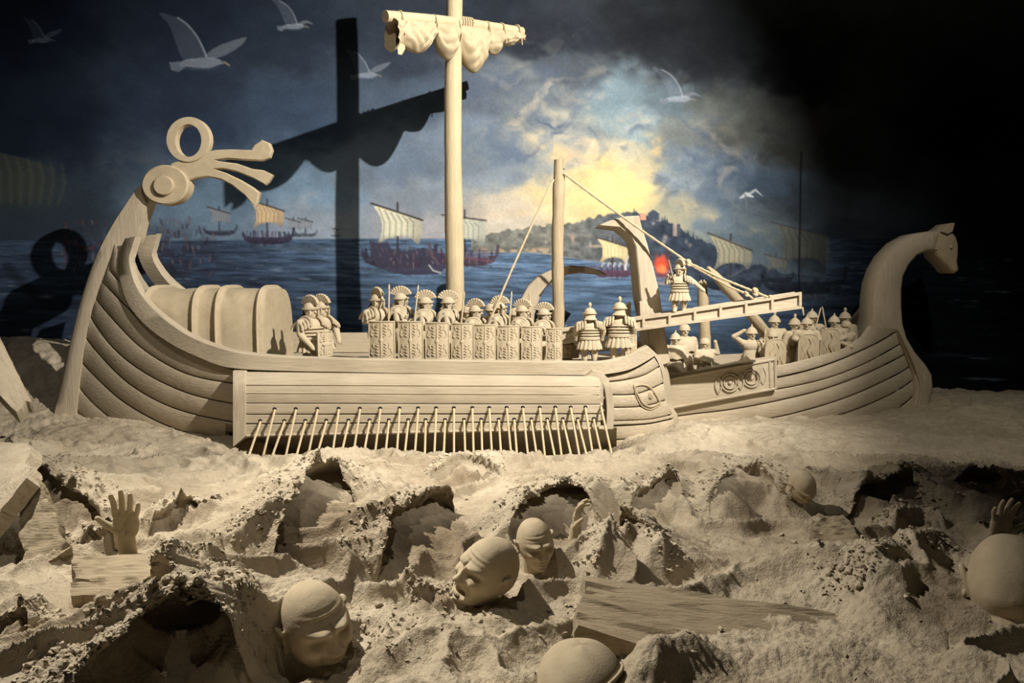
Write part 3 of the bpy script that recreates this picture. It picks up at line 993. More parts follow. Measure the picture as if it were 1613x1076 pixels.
# patches of rubble round the heads
for (px, py, r, k) in [(560, 1010, .12, .25), (480, 1060, .08, .2), (760, 955, .14, .25), (640, 1000, .2, .05), (905, 960, .05, .4), (1000, 1020, .1, .2), (480, 905, .12, .2), (860, 895, .08, .2)]:
    g = G(px, py, .06)
    cprob += k * np.exp(-((TX.ravel() - g.x) ** 2 + (TY.ravel() - g.y) ** 2) / r ** 2)
cprob /= cprob.sum()
pick = np.random.default_rng(4).choice(len(cprob), 8000, p=cprob)
flat = np.stack([TXX.ravel(), TYY.ravel(), TZ.ravel()], -1)
for i in pick:
    p = flat[i]
    s = .0022 + .0085 * rs.random() ** 5
    e = Euler((rs.random() * 6, rs.random() * 6, rs.random() * 6)).to_matrix()
    sc = Vector((s * rs.uniform(.7, 1.3), s * rs.uniform(.7, 1.3), s * rs.uniform(.6, 1.1)))
    crm.add([e @ Vector((q[0] * sc.x, q[1] * sc.y, q[2] * sc.z)) + Vector((p[0] + rs.uniform(-.006, .006), p[1] + rs.uniform(-.006, .006), p[2] + s * .3)) for q in ico], icf)
cro = crm.build('sand_crumbs', 'sand', None, smooth=60)
tag(cro, 'loose crumbs of sand strewn over the wave crests and around the heads', 'sand', kind='stuff')

# ================================================================== FRONT GALLEY
FC = 5.10            # depth of its centre line
XPOST = [(330, 204), (345, 199), (360, 189), (400, 175), (470, 150), (560, 130), (655, 118), (760, 108)]


def fdepth(x, y):
    """depth of the near side of the front galley at pixel x, y"""
    xp = interp(XPOST, y)
    s = np.clip((x - xp) / 300.0, 0, 1)
    b = 0.50 * (1 - (1 - s) ** 2.1) ** 0.9
    if x > 830:
        q = min((x - 830) / 232.0, 1.0)
        b = b * math.sqrt(max(1 - q * q * 0.93, 0.02))
    yr = interp([(120, 440), (230, 500), (360, 565), (900, 575), (1060, 560)], x)
    low = max(0.0, (y - yr) / 150.0)
    d = FC - b * (1 - 0.22 * low * low) - 0.072
    if 340 < x < 985:
        d += .26 * float(sstep(672, 692, y) * sstep(362, 372, x) * sstep(972, 956, x))
    return d


def FP(x, y, out=0.0):
    return P(x, y, fdepth(x, y) - out)


def strake(name, up, lo, dep, mat, parent, n=22, gap=1.1, th=0.03, proud=0.0, edge=0.006):
    """one hull plank between two seam lines (pixel polylines)"""
    U = resample(smooth_poly(up, 4), n); Lw = resample(smooth_poly(lo, 4), n)
    prof = [(0.0, -th), (0.0, proud - edge), (0.10, proud), (0.5, proud + 0.002), (0.90, proud), (1.0, proud - edge), (1.0, -th)]
    rows = []
    for (ux, uy), (lx, ly) in zip(U, Lw):
        hgt = max(math.hypot(lx - ux, ly - uy), 1e-3)
        g = min(gap / hgt, 0.3)
        row = []
        for v, o in prof:
            vv = g + (1 - 2 * g) * v
            x = ux + (lx - ux) * vv; y = uy + (ly - uy) * vv
            row.append(P(x, y, dep(x, y) - o))
        rows.append(row)
    mb = MB().grid(rows)
    k = len(prof)
    mb.f.append(tuple(range(k))); mb.f.append(tuple(len(rows) * k - 1 - i for i in range(k)))
    return mb.build(name, mat, parent, smooth=35)


galley = thing('front_galley', 'large carved sand galley with tall curled stern, oar box and carved eye', 'ship', (P(600, 700, FC).x, FC, -0.02))

RAIL_UP = [(213, 372), (207, 392), (203, 410), (212, 446), (233, 478), (265, 506), (304, 531), (350, 548), (388, 556), (440, 561), (540, 565), (700, 568), (900, 570), (950, 570), (986, 561), (1004, 552), (1020, 545)]
RAIL_LO = [(197, 376), (189, 394), (186, 410), (189, 442), (203, 481), (230, 513), (268, 541), (311, 562), (360, 579), (440, 584), (540, 586), (700, 589), (900, 591), (938, 591), (986, 584), (1013, 572), (1032, 560)]

# hull core behind the planks
rows = []
top = resample(smooth_poly(RAIL_LO, 3), 60)
botl = [(122, 600), (118, 660), (150, 690), (210, 712), (300, 728), (420, 742), (700, 748), (900, 742), (1000, 722), (1050, 700), (1060, 690)]
bot = resample(smooth_poly(botl, 3), 60)
for (ux, uy), (lx, ly) in zip(top, bot):
    rows.append([FP(ux + (lx - ux) * v, uy + (ly - uy) * v, -0.024) for v in (0, .2, .4, .6, .8, 1.0)])
near = rows
MB().grid(rows).build('hull_core', 'hull', galley, smooth=60)
rows = [[Vector((q.x, 2 * FC - q.y, q.z)) for q in r] for r in near]
MB().grid(rows).build('far_side', 'hull', galley, smooth=60)

SEAMS = [
    [(176, 398), (171, 423), (180, 434), (190, 446)],
    [(160, 442), (176, 459), (192, 476), (206, 489)],
    [(150, 469), (177, 502), (219, 545), (268, 577), (311, 594), (368, 604)],
    [(140, 495), (166, 534), (198, 566), (247, 598), (304, 622), (368, 636)],
    [(131, 527), (159, 561), (198, 600), (247, 631), (300, 651), (368, 665)],
    [(122, 562), (148, 591), (191, 630), (247, 663), (304, 684), (368, 696)],
    [(118, 600), (141, 630), (177, 661), (212, 684), (290, 706), (368, 716)],
    [(116, 640), (135, 660), (165, 688), (212, 712), (290, 730), (368, 738)],
]
rl = resample(smooth_poly(RAIL_LO, 4), 120)
top0 = [(x, y) for x, y in rl if 395 < y and x < 206]
strake('plank', [(180, 380), (186, 392), (187, 412), (189, 436)], SEAMS[0], fdepth, 'hull', galley, 12)
strake('plank', SEAMS[0] + [(198, 468), (206, 484)], SEAMS[1], fdepth, 'hull', galley, 12)
strake('plank', SEAMS[1] + [(230, 513), (268, 541), (311, 562), (368, 582)], SEAMS[2], fdepth, 'hull', galley)
for i in range(2, 7):
    strake('plank', SEAMS[i], SEAMS[i + 1], fdepth, 'hull', galley)
# bow planks, right of the oar box
B = [[(955, 592), (986, 585), (1013, 573), (1030, 563)], [(955, 602), (986, 598), (1016, 590), (1039, 577)], [(955, 622), (998, 621), (1024, 613), (1045, 603)],
     [(955, 642), (998, 641), (1026, 637), (1048, 630)], [(955, 663), (1013, 661), (1040, 657), (1060, 652)], [(955, 671), (1016, 668), (1040, 664), (1061, 659)],
     [(955, 694), (1000, 690), (1030, 684), (1060, 678)], [(955, 716), (1000, 712), (1030, 706), (1060, 700)]]
for i in range(7):
    strake('plank', B[i], B[i + 1], fdepth, 'hull', galley, 14, proud=0.012 if i == 4 else 0.0)
# middle of the hull, in shade under the box
strake('plank', [(360, 690), (500, 696), (700, 698), (900, 694), (960, 690)], [(360, 716), (500, 722), (700, 724), (900, 720), (960, 716)], fdepth, 'hull', galley, 26)
strake('plank', [(360, 716), (500, 722), (700, 724), (900, 720), (960, 716)], [(360, 740), (500, 748), (700, 750), (900, 746), (960, 740)], fdepth, 'hull', galley, 26)

# rail: heavy gunwale
U = resample(smooth_poly(RAIL_UP, 4), 90); Lw = resample(smooth_poly(RAIL_LO, 4), 90)
rows = []; frows = []
for k, ((ux, uy), (lx, ly)) in enumerate(zip(U, Lw)):
    pf = .12 + .88 * float(sstep(0, 22, k))
    a = FP(lx, ly, 0.005 * pf); b = FP(lx, ly, 0.034 * pf); c = FP(ux * .93 + lx * .07, uy * .93 + ly * .07, 0.036 * pf); d = FP(ux, uy, 0.028 * pf)
    e = d + Vector((0, 0.075, 0.0)); f_ = Vector((e.x, e.y, a.z))
    rows.append([a, b, c, d, e, f_])
    lift = Vector((0, 0, .035))
    m = lambda q: Vector((q.x, 2 * FC - q.y, q.z)) + lift
    frows.append([m(f_), m(e), m(d), m(c), m(b), m(a)])
MB().grid(rows, closev=True).build('rail', 'hull', galley, smooth=35)
MB().grid(frows, closev=True).build('far_rail', 'hull', galley, smooth=35)
# deck planks
dz = 0.47
dx0, dx1 = P(250, 560, FC).x, P(1000, 560, FC).x
for j in range(7):
    y0 = FC - .49 + j * .14
    q = abs(j - 3) / 3.0
    xa = dx0 + .75 * q ** 2; xb = dx1 - .42 * q ** 2
    MB().box(((xa + xb) / 2, y0 + .07, dz - .02), (xb - xa, .134, .03)).build('deck_plank', 'hull', galley)
# inner far bulwark seen between the soldiers
ib = MB()
a = P(425, 524, FC + .50); b = P(905, 534, FC + .50)
ib.box(((a.x + b.x) / 2, FC + .50, (a.z + dz) / 2), (b.x - a.x, .03, a.z - dz))
ib.build('bulwark', 'hull', galley)

# stern post: curved timber up to the ornament
outer = [(70, 700), (82, 655), (96, 600), (107, 548), (118, 500), (133, 448), (150, 402), (170, 362), (190, 330), (212, 298), (228, 286)]
inner = [(112, 700), (119, 655), (125, 600), (130, 560), (140, 508), (151, 468), (168, 425), (192, 400), (213, 380), (220, 354), (229, 332), (236, 312)]
O = resample(smooth_poly(outer, 4), 40); I = resample(smooth_poly(inner, 4), 40)
rows = []
for k, ((ox, oy), (ix, iy)) in enumerate(zip(O, I)):
    t = k / 39
    hw = 0.085 - 0.03 * t
    a = P(ox, oy, FC - hw); b = P(ix, iy, FC - hw - .012)
    rows.append([a + Vector((.012, 0, 0)), a * .5 + b * .5 + Vector((0, -.008, 0)), b, b + Vector((0.0, 2 * hw, 0)), a + Vector((.012, 2 * hw, 0)), a + Vector((-.004, 2 * hw - .02, 0)), a + Vector((-.004, .02, 0))])
mb = MB().grid(rows, closev=True)
mb.f.append(tuple(range(7))); mb.f.append(tuple(39 * 7 + k for k in range(6, -1, -1)))
mb.build('stern_post', 'post', galley, smooth=40)
# stern ornament: disc, loop and three plumes, each its own carved piece
ax_ = FC - .085
orn = MB().extrude([(268, 258), (288, 250), (302, 246), (321, 241), (338, 236), (362, 235), (395, 236), (400, 228), (412, 220), (424, 225), (428, 236), (424, 248), (412, 253), (385, 252),
                    (358, 250), (338, 251.5), (345, 254), (372, 257), (398, 266), (415, 268), (429, 275), (423, 286), (417, 291), (398, 281), (372, 270.5), (352, 266), (336, 265.5),
                    (355, 272), (378, 283), (398, 295), (408, 303), (405, 318), (401, 326), (385, 308), (365, 292), (348, 283), (328, 278.5), (308, 280.5), (292, 286), (276, 290)], ax_, ax_ + .055, bev=.008)
orn.build('plume', 'smooth', galley)
mb = MB()
rows = []
for k in range(48):
    a = 2 * math.pi * k / 48
    ca, sa = math.cos(a), math.sin(a)
    ro = (296.0 + 35 * ca, 219.5 + 36 * sa); ri = (296.5 + 19.5 * ca, 221.5 + 25 * sa)
    p0 = P(*ro, ax_ - .01); p1 = P(*ri, ax_ - .01)
    c = (p0 + p1) / 2; h = (p0 - p1) / 2
    rows.append([c - h * .85, c + h * .85, c + h + Vector((0, .012, 0)), c + h + Vector((0, .055, 0)), c - h + Vector((0, .055, 0)), c - h + Vector((0, .012, 0))])
mb.grid(rows, closeu=True, closev=True)
mb.build('loop', 'smooth', galley, smooth=40)


def disc(cx, cy, rx, ry, d0, d1, bev, n=40):
    return MB().extrude([(cx + rx * math.cos(2 * math.pi * k / n), cy + ry * math.sin(2 * math.pi * k / n)) for k in range(n)], d0, d1, bev=bev)


dd = disc(259, 291, 37, 31.5, ax_ - .03, ax_ + .08, .010).build('disc', 'smooth', galley, smooth=40)
disc(256.5, 292, 16, 15.5, ax_ - .055, ax_ - .02, .006, 24).build('boss', 'smooth', dd, smooth=40)

# ---------------------------------------------------------------- oar box
BD = 4.40
box = MB()
BT = 584; BB = 687


def bdep(x, y):
    t = np.clip((y - BT) / 28.0, 0, 1)
    d = BD + .10 * (1 - t) ** 2
    return d + .05 * max(0, (x - 925) / 40.0) ** 2


def bstrake(up, lo, x0, x1, n=24, mat='hull'):
    xs = np.linspace(x0, x1, n)
    return [(x, interp(up, x)) for x in xs], [(x, interp(lo, x)) for x in xs]


def corner(y):
    """right end of the box at height y: rounded upper corner"""
    return interp([(584, 925), (588, 940), (596, 951), (606, 957), (620, 961), (640, 963), (690, 964)], y)


ob_rows = [([(386, 585), (940, 592)], [(386, 635), (962, 637)], 'upper'), ([(386, 635), (962, 637)], [(386, 653), (962, 652)], 'a'),
           ([(386, 653), (962, 652)], [(386, 668), (962, 664)], 'b'), ([(386, 668), (962, 664)], [(386, 688), (962, 676)], 'c')]
for i, (up, lo, nm) in enumerate(ob_rows):
    n = 26
    rows = []
    prof = [0.0, .0, .08, .25, .5, .75, .92, 1.0, 1.0]
    for k in range(n):
        x = 386 + (946 - 386) * k / (n - 1)
        yu = interp(up, x) + .7; yl = interp(lo, x) - .7
        row = []
        for j, v in enumerate(prof):
            y = yu + (yl - yu) * v
            o = -.04 if j in (0, 8) else (-.004 if j in (1, 7) else 0)
            row.append(P(min(x, corner(y) - 8), y, bdep(x, y) - o))
        rows.append(row)
    mb = MB().grid(rows)
    mb.f.append(tuple(range(9))); mb.f.append(tuple((n - 1) * 9 + j for j in range(8, -1, -1)))
    mb.build('oar_box_board', 'hull', galley, smooth=35)
# fine ruled lines on the big upper board are thin battens
for y0 in (606, 619):
    mb = MB()
    pts = [P(x, y0 + .004 * (x - 386), bdep(x, y0) - .001) for x in np.linspace(388, 944, 14)]
    mb.tube(pts, .0035, 5)
    mb.build('batten', 'hull', galley)
# end posts of the box
mb = MB()
U1 = [(367, y) for y in np.linspace(584, 704, 10)]; U2 = [(386, y) for y in np.linspace(584, 688, 10)]
rows = []
for (x1, y1), (x2, y2) in zip(U1, U2):
    a = P(x1, y1, bdep(x1, y1) - .012); b = P(x2, y2, bdep(x2, y2) - .012)
    rows.append([a, b, b + Vector((0, .05, 0)), a + Vector((0, .26, 0))])
mb.grid(rows, closev=True); mb.f.append((0, 1, 2, 3)); mb.f.append((39, 38, 37, 36))
mb.build('end_post', 'post', galley, smooth=35)
mb = MB(); rows = []
cps = [(930, 588), (942, 590), (952, 597), (958, 607), (961, 622), (963, 640), (963, 660), (962, 676)]
for i, (x, y) in enumerate(resample(smooth_poly(cps, 4), 24)):
    a = P(x - 7 - (3 if y < 600 else 0), y + (7 if y < 600 else 0), bdep(x, y) - .014); b = P(x + 4, y - (3 if y < 600 else 0), bdep(x, y) - .014)
    rows.append([a, b, b + Vector((0, .14, 0)), a + Vector((0, .05, 0))])
mb.grid(rows, closev=True); mb.f.append((0, 1, 2, 3)); mb.f.append((95, 94, 93, 92))
mb.build('end_post', 'post', galley, smooth=35)
# floor of the box, deep and dark
mb = MB()
a = P(372, 688, BD + .01); b = P(958, 677, BD + .03)
mb.hexa([a, b, b + Vector((0, 0, .02)), a + Vector((0, 0, .02))], [q + Vector((0, .35, 0)) for q in (a, b, b + Vector((0, 0, .02)), a + Vector((0, 0, .02)))])
mb.build('box_floor', 'hull', galley)
# bottom lath
mb = MB().tube([P(x, interp([(386, 686.5), (962, 674.5)], x), BD - .006) for x in np.linspace(388, 950, 20)], .010, 6)
mb.build('batten', 'hull', galley)

# carved eye on the bow
EX, EY = 1019, 623
ed = lambda x, y, o: FP(x, y, o)
eye = MB()
eye.tube([ed(x, y, .006) for x, y in smooth_poly([(999, 609), (1010, 606), (1022, 609), (1032, 620), (1040, 634)], 4)], .006, 6)
eye.tube([ed(x, y, .006) for x, y in smooth_poly([(999, 609), (1006, 624), (1014, 636), (1026, 641), (1040, 634)], 4)], .006, 6)
eye.tube([ed(x, y, .005) for x, y in smooth_poly([(998, 606), (1003, 626), (1012, 640), (1026, 645), (1042, 636)], 4)], .004, 6)
eo = eye.build('eye_rim', 'smooth', galley)
pu = MB()
c = ed(1024, 622, .0)
pu.ell(c, (.022, .014, .030))
pu.build('pupil', 'smooth', galley)
pu = MB(); pu.ell(ed(1025, 621, .012), (.009, .006, .015)); pu.build('iris', 'smooth', galley)

# stem: tall curved prow timber
stem = [(944, 355), (952, 350.5), (968, 345), (987, 340.5), (1007, 339.5), (1011, 357), (1020, 385), (1030, 424), (1039, 461), (1044, 495), (1049, 530), (1056, 572), (1036, 578), (1022, 545), (1014, 500),
        (1008.5, 469), (1006, 439), (1003.5, 413), (1001, 389), (994, 374), (976, 359)]
MB().extrude(stem, 4.92, 5.24, bev=.008).build('stem_post', 'post', galley)
MB().extrude([(1007, 476), (1014, 472), (1021, 480), (1034, 497), (1008, 500)], 4.89, 4.92, bev=.005).build('bracket', 'post', galley)
MB().extrude([(984, 486), (990, 478), (994, 476), (994, 500), (980, 500)], 5.12, 5.2, bev=.006).build('bracket', 'post', galley)
# forefoot under the stem, closing the bow
mb = MB(); rows = []
for (x, y) in resample(smooth_poly([(1018, 545), (1034, 562), (1044, 585), (1048, 612), (1050, 638), (1058, 652), (1060, 668), (1060, 700)], 4), 24):
    d = fdepth(x, y)
    a = P(x - 2, y, d - .004); b = P(x + 9, y + 1, FC - .05)
    rows.append([a, b, Vector((b.x, FC + .05, b.z)), Vector((a.x, 2 * FC - a.y, a.z))])
mb.grid(rows).build('cutwater', 'post', galley, smooth=50)
# foredeck cap behind the two guards
mb = MB()
mb.box(((P(960, 560, 4.9).x + P(1010, 560, 4.9).x) / 2, FC, .455), (.30, .62, .05)).build('foredeck', 'hull', galley)

# ---------------------------------------------------------------- oars (each passes through its own black blob, no hole is cut)
up_x = [432.6, 466, 500, 533.5, 567, 599, 629.4, 658.6, 687, 715, 744, 770.6, 798, 823.6, 850, 874.7, 899, 922, 947]
lo_x = [410, 448, 481, 514, 549, 582, 612.5, 643, 670.4, 701, 731, 758, 785.5, 810, 837, 862, 886.6, 910, 935.4]
rs = random.Random(11)
for row, xs, y0 in (('upper', up_x, 644.0), ('lower', lo_x, 662.5)):
    for i, x in enumerate(xs):
        y = y0 - .006 * (x - 430)
        k = .062 if row == 'upper' else .055
        xe = x + (x - 712) * k + rs.uniform(-2, 2)
        ye = (716 if row == 'upper' else 711) + rs.uniform(-2, 2)
        top_ = P(x, y, BD + .06) + Vector((0, 0, .02)); mid = P(x, y + 3, BD - .012)
        end = P(xe, ye, 4.24 + rs.uniform(-.02, .02))
        endb = end + (end - mid).normalized() * .10
        o = MB().tube([top_, mid, (mid + end) / 2, end, endb], [.0072, .0072, .007, .007, .007], 7).build('oar', 'stick', None)
        tag(o, '%s pale wooden oar counted from the stern in the %s row of the oar box' % (ORD[i], row), 'oar', 'oars of the front galley')
        hole = MB().ell(P(x, y, bdep(x, y) + .001), (.013, .006, .010), 10, 5)
        hole.build('oar_hole_dark', 'black', galley)  # black blob, the shade inside a hole put into its colour

# ---------------------------------------------------------------- canopy on the stern deck
cz0 = .44
can = thing('deck_canopy', 'barrel-shaped cloth canopy with raised ribs on the stern deck of the front galley', 'canopy', (P(345, 550, FC).x, FC, cz0))
xs = np.linspace(0, 1, 110)
rows = []
xl = P(246, 460, FC).x; xr = P(436, 460, FC).x
ztop = P(345, 454, FC - .1).z
hb = .30
ribs = [.06, .45, .63, .955]
fold = np.random.default_rng(3)
for k, s in enumerate(xs):
    X = xl + (xr - xl) * s
    rb = sum(math.exp(-((s - r) / .022) ** 2) for r in ribs)
    sag = min(abs(s - r) for r in ribs)
    row = []
    for j in range(41):
        a = math.pi * j / 40
        ca, sa = -math.cos(a), math.sin(a)
        r = 1 + .03 * rb - .12 * min(sag, .10)
        # hanging folds that fan out from the ribs
        dr = .018 * math.sin(s * 16 + 4 * ca) * (1 - sa) + .025 * vnoise(np.array([s * 9.0 + 1.5 * ca]), np.array([ca * 2.0]), seed=5)[0] * (1 - rb)
        row.append(Vector((X + .03 * (1 - sa) * (s - .5), FC + ca * abs(ca) ** -.5 * hb * (r + dr) if abs(ca) > 1e-6 else FC, cz0 + (sa ** .34) * (ztop - cz0) * (r + dr * .5))))
    rows.append(row)
mb = MB().grid(rows)
for e in (0, len(rows) - 1):
    mb.f.append(tuple(e * 41 + j for j in range(41)))
mb.build('cover', 'smooth', can, smooth=50)
for r in ribs:
    X = xl + (xr - xl) * r
    pts = [Vector((X, FC - math.cos(math.pi * j / 24) * abs(math.cos(math.pi * j / 24) or 1) ** -.5 * hb * 1.0 if abs(math.cos(math.pi * j / 24)) > 1e-6 else FC, cz0 + (math.sin(math.pi * j / 24) ** .34) * (ztop - cz0) * 1.0)) for j in range(25)]
    MB().tube(pts, .022, 8, flat=.6).build('rib', 'smooth', can)

# ================================================================== MAST, YARD AND SAIL
mx0 = P(716.5, 560, FC)
ztop_m = 3.36
mast = MB()
pts = []; rad = []
for k in range(26):
    t = k / 25
    z = .42 + (ztop_m - .42) * t
    pts.append((mx0.x - .004 + .006 * math.sin(9 * t) + .012 * t, FC + .004 * math.cos(7 * t), z)); rad.append((.067 - .016 * t) * (1 + .03 * math.sin(23 * t)))
mast.tube(pts, rad, 18, wob=.05, seed=2)
mo = mast.build('mast', 'log', None)
tag(mo, 'tall pale peeled-log mast carrying the furled sail', 'mast')

yl = Vector((-.375 - .416, 4.684, P(607, 26, 4.684).z)); yr_ = Vector((-.375 + .447, 5.547, P(820, 50, 5.547).z))
yl = Vector((P(607, 26, 4.684).x, 4.684, yl.z)); yr_ = Vector((P(822, 49, 5.547).x, 5.547, yr_.z))
yd = (yr_ - yl)
# the yard lies against the front of the mast
shift = Vector((-.0, -.02, 0))
yard = MB()
pts = [yl + yd * t + Vector((0, 0, .012 * math.sin(math.pi * t))) for t in np.linspace(0, 1, 18)]
yard.tube(pts, [.036 - .004 * t for t in np.linspace(0, 1, 18)], 14, wob=.05, seed=4)
yo = yard.build('yard', 'log', None)
tag(yo, 'short pale log yard lashed across the tall mast', 'yard')
# lashing round the yard at the mast
tcr = .535
lash = MB()
for k in range(5):
    c = yl + yd * (tcr - .03 + .018 * k) + Vector((0, 0, .01))
    ydn = yd.normalized(); sd = ydn.cross(Vector((0, 0, 1))).normalized(); uu = sd.cross(ydn)
    lash.tube([c + sd * .041 * math.cos(a) + uu * .041 * math.sin(a) + ydn * .004 * math.sin(2 * a) for a in np.linspace(0, 2 * math.pi, 17)], .006, 6, caps=False)
lo_ = lash.build('lashing', 'rope', yo)

sail = thing('furled_sail', 'stiff canvas sail furled in hanging swags under the yard', 'sail', tuple(yl + yd * .5 - Vector((0, 0, .3))))
# ties at these fractions of the yard; drop of the swag between them
xs_t = [.085, .31, .475, .70, .82, .95]
ydn = yd.normalized(); sd = ydn.cross(Vector((0, 0, 1))).normalized()     # sd: across the yard, towards right/near
if sd.y > 0: sd = -sd


def swag(t):
    ks = [(-.01, .26), (.085, .16), (.20, .235), (.31, .085), (.41, .275), (.475, .11), (.60, .375), (.70, .15), (.765, .20), (.82, .08), (.885, .105), (.95, .05), (.985, .06)]
    for i in range(len(ks) - 1):
        if ks[i][0] <= t <= ks[i + 1][0]:
            q = (t - ks[i][0]) / (ks[i + 1][0] - ks[i][0])
            tie0 = i % 2 == 1
            e = math.sin(q * math.pi / 2) ** .9 if tie0 else 1 - math.sin((1 - q) * math.pi / 2) ** .9
            return ks[i][1] + (ks[i + 1][1] - ks[i][1]) * e
    return .06


rows = []
NT = 130
for k in range(NT):
    t = .03 + (.985 - .03) * k / (NT - 1)
    c = yl + yd * t
    D = swag(t) * .74
    tied = min(abs(t - x) for x in xs_t)
    nearest = min(range(len(xs_t)), key=lambda i: abs(t - xs_t[i]))
    loose = min(1, tied / .06)
    T = .040 + .045 * loose * min(1, D / .2)
    row = []
    for j in range(44):
        a = 2 * math.pi * j / 44
        ca, sa = math.cos(a), math.sin(a)
        zz = -.036 - D * .5 + D * .5 * sa
        if sa > 0: zz = -.036 - D * .5 + (D * .5 + .03) * sa
        # curved swag folds hanging between the ties
        ph = (zz + .036) / max(D, .03)
        wr = (.026 * (abs(math.sin(ph * 9 + 1.3 * nearest + 2 * math.sin(t * 40))) - .5) * loose + .010 * math.sin(t * 95 + ph * 3) * (1 - loose) + .006 * math.sin(t * 60 + ph * 8)) * (1 if ca > -.2 else .5)
        y_ = ca * (T + wr) * (1 - .35 * max(0, -sa) ** 3) + .012
        row.append(c + sd * y_ + Vector((0, 0, zz)))
    rows.append(row)
mb = MB().grid(rows, closev=True)
mb.build('canvas', 'cloth', sail, smooth=60)
for x in xs_t:
    c = yl + yd * x
    rp = MB()
    uu = sd.cross(ydn)
    rp.tube([c + sd * .042 * math.cos(a) + Vector((0, 0, 1)) * (.042 * math.sin(a) - (0.03 if math.sin(a) < 0 else 0) * abs(math.sin(a))) for a in np.linspace(0, 2 * math.pi, 17)], .0055, 6, caps=False)
    rp.tube([c + sd * .045 + Vector((0, 0, .0)), c + sd * .058 + Vector((0, 0, -.06)), c + sd * .062 + Vector((.0, 0, -.11))], .004, 5)
    rp.build('tie', 'rope', sail)
# loose flap hanging at the near end
fl = MB(); rows = []
for i in range(10):
    t = i / 9
    row = []
    for j in range(8):
        s = j / 7
        c = yl + yd * (.045 + .05 * s)
        row.append(c + sd * (.05 + .02 * math.sin(6 * t + 3 * s) - .06 * s * t) + Vector((0, 0, -.03 - .20 * t)) + ydn * (.012 * math.sin(9 * t + s)))
    rows.append(row)
back = [[q + Vector((.004, .004, 0)) for q in r] for r in rows]
fl.grid(rows); fl.grid([r[::-1] for r in back])
fl.build('flap', 'cloth', sail, smooth=60)

# ================================================================== BOARDING BRIDGE POLE, ROPES
pole = MB()
pb = P(878, 575, 4.95); pt = P(880, 252, 4.95)
pts = [pb + (pt - pb) * t + Vector((.004 * math.sin(8 * t), 0, 0)) for t in np.linspace(0, 1, 16)]
pole.tube(pts, [.040 + .003 * math.sin(k * 2.1) for k in range(15)] + [.034], 14, wob=.06, seed=6)
pole.tube([pt + Vector((.03, -.02, -.06)), pt + Vector((.03, -.02, 0.0))], .012, 8)
po = pole.build('bridge_pole', 'oldlog', None)
tag(po, 'upright log pole standing right of the mast, holding the boarding bridge ropes', 'pole')


def rope(pts, r, label, sag=0.0, knots=()):
    pts = [Vector(p) for p in pts]
    mb = MB()
    dense = [Vector(q) for q in resample(pts, 40)]
    n = len(dense)
    dense = [q - Vector((0, 0, sag * 4 * (i / (n - 1)) * (1 - i / (n - 1)))) for i, q in enumerate(dense)]
    mb.tube(dense, [r * (1 + .18 * math.sin(i * 2.3)) for i in range(n)], 7)
    o = mb.build('rope', 'rope', None)
    tag(o, label, 'rope', 'ropes of the boarding bridge')
    for (q, s) in knots:
        mb = MB()
        q = Vector(q)
        for k in range(3):
            mb.tube([q + Vector((s * .5 * math.cos(a + k), s * .5 * math.sin(a * 1.0 + k * 2), s * .8 * math.sin(a))) for a in np.linspace(0, 5.5, 12)], s * .35, 6)
        kn = mb.build('knot', 'rope', o)
    return o


rope([pt + Vector((-.035, -.02, -.13)), P(842, 345, 4.84), P(806, 425, 4.74), P(774, 500, 4.66)], .0075, 'slack pale rope running from the log pole down left to the soldiers')
kq = P(1085, 414, 4.78)
rope([pt + Vector((.03, -.03, -.09)), P(945, 316, 4.91), P(1015, 366, 4.86), kq], .0078, 'taut rope running from the log pole down right to the bridge knot', 0, [(kq, .022)])
k2 = P(1190, 460, 4.72)
rope([kq, P(1135, 438, 4.75), k2, P(1216, 471, 4.69)], .0078, 'upper rope from the knot to the rail of the boarding bridge', 0, [(k2, .026), (P(1214, 469, 4.69), .016)])
k3 = P(1176, 463, 4.73)
rope([kq + Vector((.01, 0, -.012)), P(1130, 441, 4.76), P(1150, 452, 4.75), k3, P(1192, 474, 4.72)], .0078, 'lower rope from the knot to the rail of the boarding bridge', 0, [(k3, .018)])

# ================================================================== BOARDING BRIDGE
BF, BK = 4.75, 4.87
br = thing('boarding_bridge', 'long narrow boarding bridge with panelled sides leading to the horse-headed ship', 'bridge', tuple(P(1080, 510, 4.86)))
top_l = lambda x: interp([(880, 520), (935, 509.5), (1056, 494), (1220, 468), (1263, 460)], x)
bot_l = lambda x: interp([(880, 544), (992, 523), (1056, 514), (1220, 492), (1265, 486)], x)


bsl = lambda x: interp([(884, .03), (1263, -.09)], x)


def bquad(x0, x1, f0, f1, d0, d1, name):
    """piece of the side between fractions f0..f1 of its height"""
    mb = MB()
    fr = []
    for x, f in ((x0, f1), (x1, f1), (x1, f0), (x0, f0)):
        y = top_l(x) + (bot_l(x) - top_l(x)) * f
        fr.append(P(x, y, d0 + bsl(x)))
    dv = Vector((0, d1 - d0, 0))
    mb.hexa(fr, [q + dv for q in fr])
    return mb.build(name, 'hull', br, smooth=30)


xs_b = [884, 936, 976, 1016, 1057, 1097, 1137.4, 1177.7, 1219, 1263]
for i in range(len(xs_b) - 1):
    a, b = xs_b[i], xs_b[i + 1]
    bquad(a, b, .16, .84, BF + .016, BF + .03, 'side_panel')
    bquad(b - 4, b, .0, 1.0, BF - .002, BF + .03, 'batten')
    bquad(a, b - 4, .0, .17, BF, BF + .032, 'top_rail')
    bquad(a, b - 4, .80, 1.0, BF, BF + .032, 'bottom_rail')
